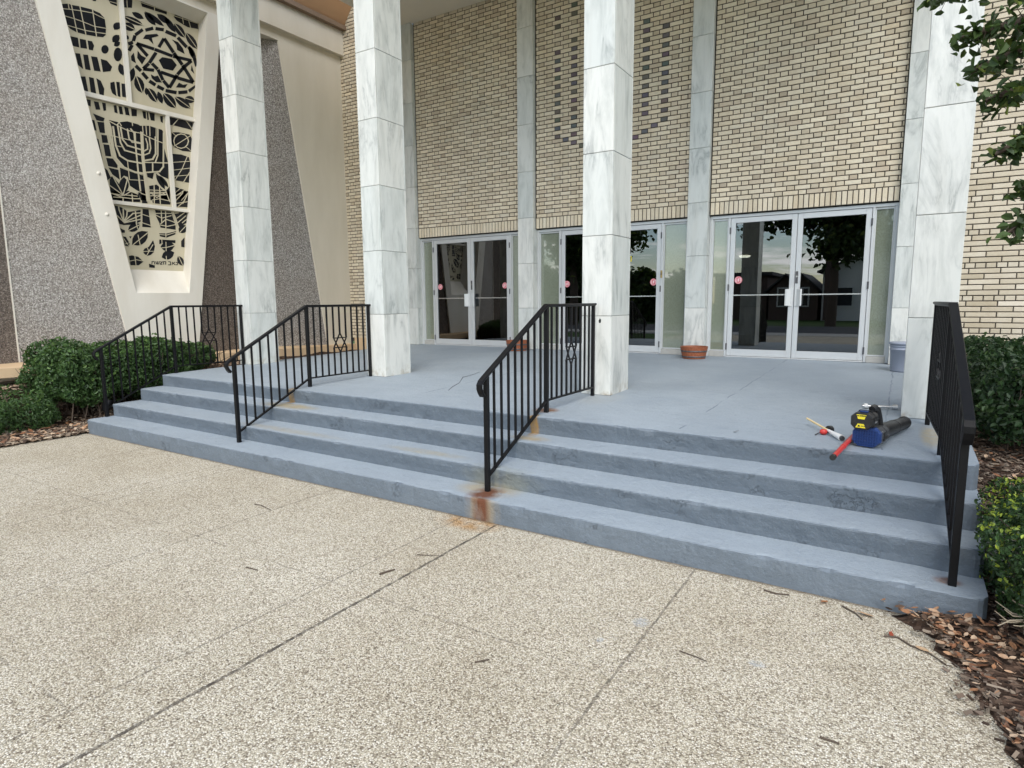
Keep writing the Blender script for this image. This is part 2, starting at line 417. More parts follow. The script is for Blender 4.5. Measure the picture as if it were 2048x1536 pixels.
MAT['bucket'] = plain('grey_plastic', (0.30, 0.33, 0.40), 0.5, var=0.06)
MAT['toolblack'] = dusty('black_tool_plastic', (0.014, 0.014, 0.015), 0.42)
MAT['toolgrey'] = dusty('dark_grey_tool_plastic', (0.05, 0.052, 0.055), 0.5)
MAT['toolblue'] = dusty('blue_tool_plastic', (0.006, 0.036, 0.16), 0.5)
MAT['yellow'] = plain('yellow_label', (0.80, 0.66, 0.03), 0.5, var=0.04)
MAT['ink'] = plain('black_ink', (0.015, 0.015, 0.015), 0.6)
MAT['greyink'] = plain('grey_moulded_mark', (0.22, 0.23, 0.24), 0.6)
MAT['red'] = plain('red_painted_tube', (0.55, 0.035, 0.028), 0.35, var=0.1)
MAT['chrome'] = plain('bright_metal', (0.72, 0.72, 0.72), 0.25, metal=0.9)
MAT['palewood'] = plain('pale_stick_wood', (0.72, 0.56, 0.30), 0.6, var=0.1, scale=40)
MAT['whiteplastic'] = plain('white_plastic', (0.78, 0.77, 0.74), 0.5, var=0.05)
MAT['sticker'] = plain('pink_red_sticker', (0.62, 0.13, 0.16), 0.5, var=0.05)
MAT['white'] = plain('white_print', (0.82, 0.78, 0.78), 0.5, var=0.03)
MAT['brass'] = plain('worn_brass', (0.42, 0.30, 0.10), 0.4, metal=0.5)
MAT['housewhite'] = plain('white_siding', (0.72, 0.72, 0.70), 0.7)
MAT['housebrick'] = plain('dull_red_brick', (0.11, 0.075, 0.062), 0.85, scale=30)
MAT['roof'] = plain('dark_roof_shingles', (0.06, 0.058, 0.06), 0.9, scale=30)
MAT['window_dark'] = plain('dark_window_glass', (0.03, 0.035, 0.04), 0.1)
MAT['concrete'] = plain('pale_concrete', (0.40, 0.39, 0.36), 0.85, scale=20, bump=0.2)

# ------------------------------------------------------------------ mesh helpers
class MB:
    def __init__(s):
        s.v, s.f, s.c, s.sm = [], [], [], []
        s.col = (0.5, 0.5, 0.5)
    def quad(s, *pts, smooth=False):
        i = len(s.v)
        s.v += [tuple(p) for p in pts]
        s.c += [s.col] * len(pts)
        s.f.append(tuple(range(i, i + len(pts)))); s.sm.append(smooth)
    def faces(s, vs, fs, smooth=False):
        i = len(s.v)
        s.v += [tuple(p) for p in vs]
        s.c += [s.col] * len(vs)
        for f in fs:
            s.f.append(tuple(i + k for k in f)); s.sm.append(smooth)
    def hexa(s, p):
        s.faces(p, [(0, 3, 2, 1), (4, 5, 6, 7), (0, 1, 5, 4), (1, 2, 6, 5), (2, 3, 7, 6), (3, 0, 4, 7)])
    def box(s, x0, x1, y0, y1, z0, z1):
        s.hexa([(x0, y0, z0), (x1, y0, z0), (x1, y1, z0), (x0, y1, z0), (x0, y0, z1), (x1, y0, z1), (x1, y1, z1), (x0, y1, z1)])
    def bbox(s, x0, x1, y0, y1, z0, z1, b=0.004):
        """box with all edges chamfered"""
        xs, ys, zs = (x0, x0 + b, x1 - b, x1), (y0, y0 + b, y1 - b, y1), (z0, z0 + b, z1 - b, z1)
        vs, idx = [], {}
        def V(i, j, k):
            if (i, j, k) not in idx:
                idx[(i, j, k)] = len(vs); vs.append((xs[i], ys[j], zs[k]))
            return idx[(i, j, k)]
        fs = []
        a, c = (1, 2), (0, 3)
        for e, o in ((0, 1), (3, 0)):
            q = lambda L: L if o == 0 else L[::-1]
            fs.append(q([V(e, 1, 1), V(e, 2, 1), V(e, 2, 2), V(e, 1, 2)]))
            fs.append(q([V(2, e, 1), V(1, e, 1), V(1, e, 2), V(2, e, 2)]))
            fs.append(q([V(1, 1, e), V(2, 1, e), V(2, 2, e), V(1, 2, e)]))
        for e in c:
            for g in c:
                ia, ib = (1 if e == 0 else 2), (1 if g == 0 else 2)
                fs.append([V(e, ib, 1), V(e, ib, 2), V(ia, g, 2), V(ia, g, 1)])
                fs.append([V(e, 1, ib), V(e, 2, ib), V(ia, 2, g), V(ia, 1, g)])
                fs.append([V(1, e, ib), V(2, e, ib), V(2, ia, g), V(1, ia, g)])
        for e in c:
            for g in c:
                for h in c:
                    ia, ib, ic = (1 if e == 0 else 2), (1 if g == 0 else 2), (1 if h == 0 else 2)
                    fs.append([V(e, ib, ic), V(ia, g, ic), V(ia, ib, h)])
        s.faces(vs, fs)
    def bar(s, p, q, w, h, up=(0, 0, 1)):
        p, q, up = Vector(p), Vector(q), Vector(up)
        d = (q - p).normalized()
        sd = d.cross(up)
        if sd.length < 1e-4:
            sd = d.cross(Vector((1, 0, 0)))
        sd.normalize()
        u = sd.cross(d)
        a, b = sd * w / 2, u * h / 2
        s.hexa([p - a - b, p + a - b, p + a + b, p - a + b, q - a - b, q + a - b, q + a + b, q - a + b])
    def tube(s, path, r, n=8, cap=True):
        P = [Vector(p) for p in path]
        R = r if isinstance(r, (list, tuple)) else [r] * len(P)
        rings, ref = [], None
        for i, p in enumerate(P):
            d = (P[min(i + 1, len(P) - 1)] - P[max(i - 1, 0)]).normalized()
            if ref is None:
                ref = d.orthogonal().normalized()
            ref = (ref - d * ref.dot(d)).normalized()
            b = d.cross(ref)
            rings.append([p + (ref * math.cos(2 * math.pi * k / n) + b * math.sin(2 * math.pi * k / n)) * R[i] for k in range(n)])
        vs = [v for rg in rings for v in rg]
        fs = []
        for i in range(len(P) - 1):
            for k in range(n):
                fs.append((i * n + k, i * n + (k + 1) % n, (i + 1) * n + (k + 1) % n, (i + 1) * n + k))
        s.faces(vs, fs, True)
        if cap:
            s.quad(*rings[0][::-1]); s.quad(*rings[-1])
    def prism(s, poly, off):
        off = Vector(off)
        a = [Vector(p) for p in poly]; b = [p + off for p in a]
        n = len(a)
        s.quad(*b); s.quad(*a[::-1])
        for i in range(n):
            s.quad(a[i], a[(i + 1) % n], b[(i + 1) % n], b[i])
    def lathe(s, c, prof, n=24, axis='z'):
        vs = []
        for r, z in prof:
            for k in range(n):
                a = 2 * math.pi * k / n
                vs.append((c[0] + r * math.cos(a), c[1] + r * math.sin(a), c[2] + z))
        fs = []
        for i in range(len(prof) - 1):
            for k in range(n):
                fs.append((i * n + k, i * n + (k + 1) % n, (i + 1) * n + (k + 1) % n, (i + 1) * n + k))
        s.faces(vs, fs, True)
    def sweep(s, path, prof):
        """profile of (x, n) offsets swept along a path in a plane of constant x"""
        P = [Vector(p) for p in path]
        rings = []
        for i, p in enumerate(P):
            d0 = (P[i] - P[max(i - 1, 0)]); d1 = (P[min(i + 1, len(P) - 1)] - P[i])
            d = ((d0.normalized() if d0.length else Vector()) + (d1.normalized() if d1.length else Vector())).normalized()
            sd = Vector((1, 0, 0))
            nn = sd.cross(d) if True else None
            k = 1.0
            if d0.length and d1.length:
                k = 1 / max(0.5, d.dot(d1.normalized()))
            rings.append([p + sd * a + nn * b * k for a, b in prof])
        n = len(prof)
        vs = [v for r in rings for v in r]
        fs = [(i * n + k, i * n + (k + 1) % n, (i + 1) * n + (k + 1) % n, (i + 1) * n + k) for i in range(len(P) - 1) for k in range(n)]
        s.faces(vs, fs)
        s.quad(*rings[0][::-1]); s.quad(*rings[-1])

def wloc(o):
    L = Vector((0, 0, 0))
    while o is not None:
        L = L + o.location
        o = o.parent
    return L

def obj(name, mb, mat, parent=None, at=None, fixn=True):
    """link mb (world coordinates) as ONE mesh object; local origin = at or 0"""
    base = wloc(parent) if parent is not None else Vector((0, 0, 0))
    org = Vector(at) if at is not None else base
    me = bpy.data.meshes.new(name)
    V = np.array(mb.v, dtype=np.float32).reshape(-1, 3) - np.array(org, dtype=np.float32)
    me.from_pydata(V.tolist(), [], mb.f)
    at_ = me.color_attributes.new('Col', 'FLOAT_COLOR', 'POINT')
    C4 = np.ones((len(mb.v), 4), dtype=np.float32); C4[:, :3] = np.array(mb.c, dtype=np.float32).reshape(-1, 3)
    at_.data.foreach_set('color', C4.ravel())
    me.polygons.foreach_set('use_smooth', np.array(mb.sm, dtype=bool))
    if fixn and len(mb.f) < 60000:
        bm = bmesh.new(); bm.from_mesh(me)
        bmesh.ops.recalc_face_normals(bm, faces=bm.faces)
        bm.to_mesh(me); bm.free()
    me.materials.append(MAT[mat] if isinstance(mat, str) else mat)
    me.update()
    o = bpy.data.objects.new(name, me)
    COL.objects.link(o)
    if parent is not None:
        o.parent = parent
    o.location = org - base
    return o

def tag(o, label, cat, group=None):
    o['label'] = label; o['category'] = cat
    if group: o['group'] = group
    return o
def thing(name, label, cat, loc, group=None):
    o = bpy.data.objects.new(name, None); COL.objects.link(o)
    o.location = loc; o.empty_display_size = 0.1
    return tag(o, label, cat, group)
def struct(o):
    o['kind'] = 'structure'; return o
def stuff(o):
    o['kind'] = 'stuff'; return o
def relabel(o, lab):
    o['label'] = lab; return o

def leaves(mb, C, N, size, wid=0.55, tone=None, tip=None, bend=0.25, jit=0.8):
    """leaf blades (two quads folded on the midrib) at points C, facing roughly N"""
    C = np.asarray(C, float); n = len(C)
    N = np.asarray(N, float) + rng.normal(0, jit, (n, 3))
    N /= np.linalg.norm(N, axis=1)[:, None] + 1e-9
    T = rng.normal(0, 1, (n, 3)); T -= (T * N).sum(1)[:, None] * N
    T /= np.linalg.norm(T, axis=1)[:, None] + 1e-9
    B = np.cross(N, T)
    S = size * rng.uniform(0.65, 1.25, n)[:, None]
    W = S * wid
    base = C - T * S * 0.5; tipp = C + T * S * 0.5 - N * S * bend * 0.6
    m1 = C - T * S * 0.12 + B * W * 0.5 + N * W * bend
    m2 = C - T * S * 0.12 - B * W * 0.5 + N * W * bend
    q1 = C + T * S * 0.28 + B * W * 0.36 + N * W * bend * 0.3
    q2 = C + T * S * 0.28 - B * W * 0.36 + N * W * bend * 0.3
    V = np.stack([base, m1, q1, tipp, q2, m2], 1).reshape(-1, 3)
    i0 = len(mb.v)
    tone = rng.uniform(0, 1, n) if tone is None else tone
    tip = np.zeros(n) if tip is None else tip
    mb.v += [tuple(v) for v in V]
    for a, b_ in zip(tone, tip):
        mb.c += [(a, b_, 0)] * 6
    for k in range(n):
        j = i0 + 6 * k
        mb.f.append((j, j + 1, j + 2, j + 3)); mb.f.append((j, j + 3, j + 4, j + 5))
        mb.sm += [False, False]

# ------------------------------------------------------------------ ground
def plat_z(x, y):
    return 0.58 + 0.02 * (y - 4.2) - 0.0015 * x
mb = MB(); mb.quad((-200, -200, -0.05), (200, -200, -0.05), (200, 200, -0.05), (-200, 200, -0.05))
struct(obj('ground', mb, 'lawn'))
mb = MB(); mb.box(-8.0, 0.52, -9.0, 3.36, -0.12, 0.0)
struct(obj('pavement', mb, 'paving'))
mb = MB(); mb.box(-120, 120, -19.5, -11.5, -0.12, -0.03)
struct(obj('road', mb, 'asphalt'))
mb = MB(); mb.box(-120, 120, -11.35, -9.2, -0.12, 0.0)
struct(obj('sidewalk', mb, 'concrete'))

def grid(f, xs, ys):
    mb = MB()
    vs = [f(x, y) for y in ys for x in xs]
    n = len(xs)
    fs = [(j * n + i, j * n + i + 1, (j + 1) * n + i + 1, (j + 1) * n + i) for j in range(len(ys) - 1) for i in range(n - 1)]
    mb.faces(vs, fs, True)
    return mb
def sstep(a, b, x):
    t = min(1, max(0, (x - a) / (b - a))); return t * t * (3 - 2 * t)
def bz_r(x, y):
    h = 0.43 * sstep(3.25, 4.7, y) + 0.04 * mnoise.noise((x * 2.3, y * 2.3, 0)) + 0.02 * mnoise.noise((x * 9, y * 9, 3))
    return max(h, -0.012 + 0.012 * mnoise.noise((x * 6, y * 6, 7)))
def xb(y):           # edge of the paving against the right-hand bed
    pts = [(1.0, 0.62), (2.0, 0.50), (2.43, 0.42), (2.55, 0.38), (2.72, 0.31), (2.93, 0.28), (3.17, 0.20), (3.25, 0.09), (3.34, 0.0), (3.36, 0.40), (12, 0.40)]
    for (a, xa), (b, xb_) in zip(pts[:-1], pts[1:]):
        if y <= b: return xa + (xb_ - xa) * max(0, (y - a)) / (b - a)
    return 0.4
def fr(u, y):
    x0 = xb(y) + (0.05 * mnoise.noise((y * 7, 0.3, 1)) + 0.03 * mnoise.noise((y * 19, 0.7, 2)) if y < 3.2 else 0)
    x = x0 + u * (6.0 - x0)
    e = sstep(0, 0.02, u)
    return (x, y, 0.003 + e * (0.030 + bz_r(x, y)) if y < 3.36 else 0.02 + bz_r(x, y))
struct(obj('planting_bed', grid(fr, [(i / 60) ** 1.8 for i in range(61)], [1.0 + i * 0.05 for i in range(165)]), 'mulch'))
def bz_l(x, y):
    return max(0.50 * sstep(3.3, 5.9, y), 0.46 * sstep(8.75, 9.4, -x)) + 0.03 * mnoise.noise((x * 2.3, y * 2.3, 5)) + 0.015 * mnoise.noise((x * 9, y * 9, 8))
def fl(x, y):
    e = sstep(-7.97, -8.12, x) if False else 1 - sstep(-8.2, -7.99, x)
    xx = x + (0.05 * mnoise.noise((0, y * 5, 2)) if x > -8.1 and y < 3.3 else 0)
    return (xx, y, 0.003 + e * (0.02 + bz_l(x, y)))
struct(obj('planting_bed', grid(fl, [-10.2 + i * 0.05 for i in range(45)], [0.5 + i * 0.06 for i in range(143)]), 'mulch'))

# ------------------------------------------------------------------ steps and landing
XL, XR = -8.02, 0.41
steps = thing('entrance_steps', 'four wide steps painted grey-blue rising to the flat porch landing', 'steps', (-3.8, 3.345, 0))
def zt(k, x): return 0.145 * k - 0.0015 * x
def yr(k, x): return {1: 3.345, 2: 3.605 - 0.004 * x, 3: 3.893 - 0.0095 * x, 4: 4.165 - 0.011 * x}[k]
for k in range(1, 5):
    mb = MB()
    N = 420
    rows = []
    for i in range(N + 1):
        x = XL + (XR - XL) * i / N
        yn, z1 = yr(k, x), zt(k, x)
        z0 = -0.05 if k == 1 else zt(k - 1, x) - 0.01
        und = 0.0 if k == 1 else 0.032 * sstep(0.0, 0.35, min(x - XL, XR - x))
        nz = lambda s, q: mnoise.noise((x * s, k * 7.3, q))
        chip = max(0, mnoise.noise((x * 6.5, k * 3.1, 9.0)) - 0.2) * 0.045
        jy = 0.006 * nz(2.1, 0) + 0.004 * nz(14, 1) + 0.004 * nz(40, 2)
        jz = 0.003 * nz(2.3, 3) + 0.003 * nz(19, 4) + 0.003 * nz(45, 7)
        h = z1 - z0
        m = [(yn + und + 0.004 * nz(8, 5), z0), (yn + und * 0.75 + 0.006 * nz(11, 6), z0 + h * 0.33), (yn + und * 0.32 + 0.006 * nz(9, 7) + jy * 0.5, z0 + h * 0.68),
             (yn + 0.002 + jy + chip * 0.4, z1 - 0.014 + jz - chip * 0.5), (yn + 0.003 + jy + chip, z1 - 0.005 + jz * 0.8 - chip * 0.4), (yn + 0.010 + jy + chip, z1 + jz * 0.6 - chip * 0.25), (yn + 0.05, z1 + 0.001 + jz * 0.2)]
        # rounded outer corners
        ex = min(x - XL, XR - x)
        rr = 0.05
        dy = rr - math.sqrt(max(0, rr * rr - max(0, rr - ex) ** 2)) if ex < rr else 0
        m = [(y + dy, z) for y, z in m]
        yb = 9.25 if k == 4 else yr(k + 1, x) + 0.12
        if k == 4:
            for q in range(1, 24):
                y = yn + 0.05 + (9.25 - yn - 0.05) * q / 24
                m.append((y, plat_z(x, y) + 0.002 * mnoise.noise((x * 1.3, y * 1.3, 4))))
            m.append((9.25, plat_z(x, 9.25)))
        else:
            m.append((yb, z1 + 0.001))
        rows.append([(x, y, z) for y, z in m])
    n = len(rows[0])
    mb.faces([p for r in rows for p in r], [(i * n + j, (i + 1) * n + j, (i + 1) * n + j + 1, i * n + j + 1) for i in range(N) for j in range(n - 1)], False)
    for r, fl_ in ((rows[0], 1), (rows[-1], -1)):
        low = [(p[0], p[1], -0.05) for p in (r[-1], r[0])]
        q = list(r) + low
        mb.quad(*(q if fl_ == 1 else q[::-1]))
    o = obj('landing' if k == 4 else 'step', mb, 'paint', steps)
    if k == 4:
        cm = MB()
        for pth in ([(-3.87, 4.91), (-3.98, 5.13), (-4.07, 5.36), (-4.31, 5.75), (-4.31, 5.88), (-4.40, 6.23)],):
            P_ = [(x, y, plat_z(x, y) + 0.0005) for x, y in pth]
            cm.tube(P_, [0.002, 0.0035, 0.003, 0.0045, 0.003, 0.001][:len(P_)], 5)
        obj('crack', cm, 'ink', o)

# ------------------------------------------------------------------ marble columns and pilasters
def marble(x0, x1, y0, y1, zb, joints, ztop):
    mb = MB()
    zs = [zb] + [j for j in joints if zb < j < ztop] + [ztop]
    g, th = 0.0022, 0.022
    for a, b in zip(zs[:-1], zs[1:]):
        for (xa, xb_, ya, yb_) in ((x0, x1, y0, y0 + th), (x0, x0 + th, y0 + th + g, y1 - th - g), (x1 - th, x1, y0 + th + g, y1 - th - g), (x0, x1, y1 - th, y1)):
            mb.col = tuple(rng.uniform(0, 1, 3))
            mb.bbox(xa, xb_, ya, yb_, a + g, b - g, 0.0025)
    return mb
def core(x0, x1, y0, y1, zb, ztop):
    mb = MB(); mb.box(x0 + 0.012, x1 - 0.012, y0 + 0.012, y1 - 0.012, zb + 0.004, ztop - 0.004); return mb
CJ = [1.352 + 0.735 * i for i in range(8)]
for x0, x1, y0, lab in ((-8.11, -7.82, 5.45, 'veined white marble column beside the clipped hedge at the far end of the porch'),
                        (-5.455, -5.16, 5.36, 'veined white marble column behind the second iron rail, left of the first double door'),
                        (-2.583, -2.286, 5.34, 'veined white marble column hiding half of the middle double door'),
                        (0.03, 0.325, 5.43, 'white marble column beside the leaf blower and the rail at the near end')):
    y1 = y0 + 0.45
    zb = plat_z(x0, y0) - 0.012
    th = thing('marble_column', lab, 'column', ((x0 + x1) / 2, (y0 + y1) / 2, zb), 'free-standing marble columns of the porch')
    obj('cladding', marble(x0, x1, y0, y1, zb + 0.012, CJ, 6.40), 'marble', th)
    obj('mortar_core', core(x0, x1, y0, y1, zb, 6.40), 'marble_joint', th)
    if x0 == -2.583:
        mb = MB(); mb.prism([(-2.405, y0 - 0.0006, 1.285), (-2.388, y0 - 0.0006, 1.29), (-2.385, y0 - 0.0006, 1.318), (-2.398, y0 - 0.0006, 1.33), (-2.410, y0 - 0.0006, 1.31)], (0, 0.0005, 0)); obj('anchor_hole', mb, 'ink', th)
YP = 8.95
for x0, x1, lab in ((-8.03, -7.742, 'slim marble pilaster on the brick front left of the first double door'),
                    (-5.515, -5.226, 'slim marble pilaster between the first and middle double doors, barrel planter at its foot'),
                    (-2.688, -2.404, 'slim marble pilaster between the middle and last double doors, wooden tub at its foot'),
                    (-0.128, 0.16, 'slim marble pilaster right of the last double door behind the grey bucket')):
    th = thing('marble_pilaster', lab, 'pilaster', ((x0 + x1) / 2, YP, 0.67), 'marble pilasters against the brick front')
    obj('cladding', marble(x0, x1, YP, 9.16, plat_z(x0, YP) + 0.001, [1.375 + 0.7345 * i for i in range(8)], 6.40), 'marble', th)
    obj('mortar_core', core(x0, x1, YP, 9.16, plat_z(x0, YP) - 0.004, 6.40), 'marble_joint', th)

# ------------------------------------------------------------------ brick walls
YB = 9.03
CH = 0.0628
ZB0 = 2.84
def brick(mb, x0, x1, z0, z1, y=YB, col=None, pro=0.0, dep=0.03):
    g, b = 0.0056, 0.004
    x0 += g; x1 -= g; z0 += g; z1 -= g
    if x1 - x0 < 0.012 or z1 - z0 < 0.01: return
    pro += rng.normal(0, 0.0012)
    if col is None:
        k = rng.normal(0, 0.035); w = rng.normal(0, 0.007)
        col = (0.69 + k + w, 0.605 + k * 0.95, 0.46 + k * 0.8 - w)
    mb.col = tuple(max(0.01, c) for c in col)
    f, r = y - pro, y + dep
    A = [(x0 + b, f, z0 + b), (x1 - b, f, z0 + b), (x1 - b, f, z1 - b), (x0 + b, f, z1 - b)]
    B = [(x0, f + b, z0), (x1, f + b, z0), (x1, f + b, z1), (x0, f + b, z1)]
    C = [(x0, r, z0), (x1, r, z0), (x1, r, z1), (x0, r, z1)]
    fs = [(0, 1, 2, 3)]
    for i in range(4):
        j = (i + 1) % 4
        fs.append((4 + i, 4 + j, j, i)); fs.append((8 + i, 8 + j, 4 + j, 4 + i))
    mb.faces(A + B + C, fs)
DARK = set()
for r in range(19, 40, 2): DARK.add((r, -4.815))
for r in (45, 47): DARK.add((r, -4.815))
for r in list(range(19, 42, 2)) + [47, 49]: DARK.add((r, -4.527))
for r in range(21, 42, 2): DARK.add((r, -3.385))
for r in range(19, 40, 2): DARK.add((r, -3.094))
for i, r in enumerate(range(18, 12, -1)):
    DARK.add((r, -4.671 + 0.144 * i)); DARK.add((r, -3.238 - 0.144 * i))
def isdark(r, x):
    return any(rr == r and abs(xx_ - x) < 0.06 for rr, xx_ in DARK)
def flemish(mb, xa, xb_, r0, r1, dark=False):
    for r in range(r0, r1):
        z0 = ZB0 + r * CH; z1 = z0 + CH
        ph = 0.220 if r % 2 == 0 else 0.076
        k0 = int((xa - ph) / 0.288) - 2
        k1 = int((xb_ - ph) / 0.288) + 2
        for k in range(k0, k1 + 1):
            hc = ph + k * 0.288
            for a, b, hd in ((hc - 0.048, hc + 0.048, True), (hc + 0.048, hc + 0.240, False)):
                a2, b2 = max(a, xa), min(b, xb_)
                if b2 - a2 < 0.02: continue
                c = None; pro = 0.0
                if hd:
                    q = rng.normal(0, 0.05)
                    c = (0.625 + q, 0.54 + q, 0.405 + q * 0.8)
                    if rng.uniform() < 0.18: c = tuple(v * 0.86 for v in c); pro = 0.008
                    if dark and isdark(r, hc): c = tuple(v * rng.uniform(0.8, 1.2) for v in (0.14, 0.13, 0.135)); pro = 0.002
                elif rng.uniform() < 0.06:
                    c = (0.58, 0.49, 0.37)
                brick(mb, a2, b2, z0, z1, col=c, pro=pro)
ROWS = 57
bays = [(-7.742, -5.515), (-5.226, -2.688), (-2.404, -0.128)]
fac = thing('brick_facade', 'cream brick front wall above the doors with dark header bricks in its middle bay', 'brick wall', (-4.0, 9.1, 0.68))
for bi, (xa, xb_) in enumerate(bays):
    mb = MB()
    flemish(mb, xa + 0.012, xb_ - 0.006, 0, ROWS, bi == 1)
    n = round((xb_ - xa - 0.018) / 0.0635); w = (xb_ - xa - 0.018) / n
    for i in range(n):
        brick(mb, xa + 0.012 + i * w, xa + 0.012 + (i + 1) * w, 2.664, ZB0)
    o = obj('brickwork', mb, 'brick', fac)
    if bi == 1: o['label'] = 'middle bay with two dark header stripes curving together'
mb = MB(); flemish(mb, -9.62, -8.036, -33, ROWS + 12); o = obj('brickwork', mb, 'brick', fac); o['label'] = 'narrow brick strip in the corner by the stone-chip wall'
mb = MB()
for xa, xb_ in bays: mb.box(xa, xb_, YB + 0.009, 9.16, 2.668, 6.6)
mb.box(-9.62, -8.03, YB + 0.009, 9.16, 0.70, 7.6)
obj('mortar_bed', mb, 'mortar', fac)
mb = MB()
mb.box(-9.48, -8.036, 8.985, 9.03, 0.45, 0.775)
obj('plinth', mb, 'curb', fac)

# long-brick side wall right of the porch
sw = thing('side_brick_wall', 'long-brick tan wall behind the shrubs right of the last column', 'brick wall', (2.4, 9.1, 0.2))
mb = MB()
for r in range(-44, 66):
    z0 = ZB0 + r * CH - 0.004
    if (r % 6) == (-22 % 6):
        a = 0.165 + 0.02 * rng.uniform()
        while a < 5.2:
            brick(mb, a, min(a + 0.0985, 5.2), z0, z0 + CH, col=tuple(np.array((0.53, 0.47, 0.365)) + rng.normal(0, 0.03))); a += 0.0985
    else:
        a = 0.165 - (0.1475 if r % 2 else 0.0)
        while a < 5.2:
            k = rng.normal(0, 0.035)
            brick(mb, max(a, 0.165), min(a + 0.295, 5.2), z0, z0 + CH, col=(0.55 + k, 0.485 + k, 0.375 + k)); a += 0.295
obj('brickwork', mb, 'brick', sw)
mb = MB(); mb.box(0.162, 5.2, YB + 0.009, 9.4, 0.05, 7.0); obj('mortar_bed', mb, 'mortar', sw)

# porch roof
can = thing('porch_canopy', 'flat porch roof with a plain soffit carried by the marble columns', 'canopy', (-3.9, 7.0, 6.4))
mb = MB(); mb.box(-8.16, 0.80, 4.85, 9.02, 6.40, 6.43); obj('soffit', mb, 'soffit', can)
mb = MB(); mb.box(-8.18, 0.82, 4.83, 9.02, 6.432, 6.95); obj('roof_slab', mb, 'stucco', can)

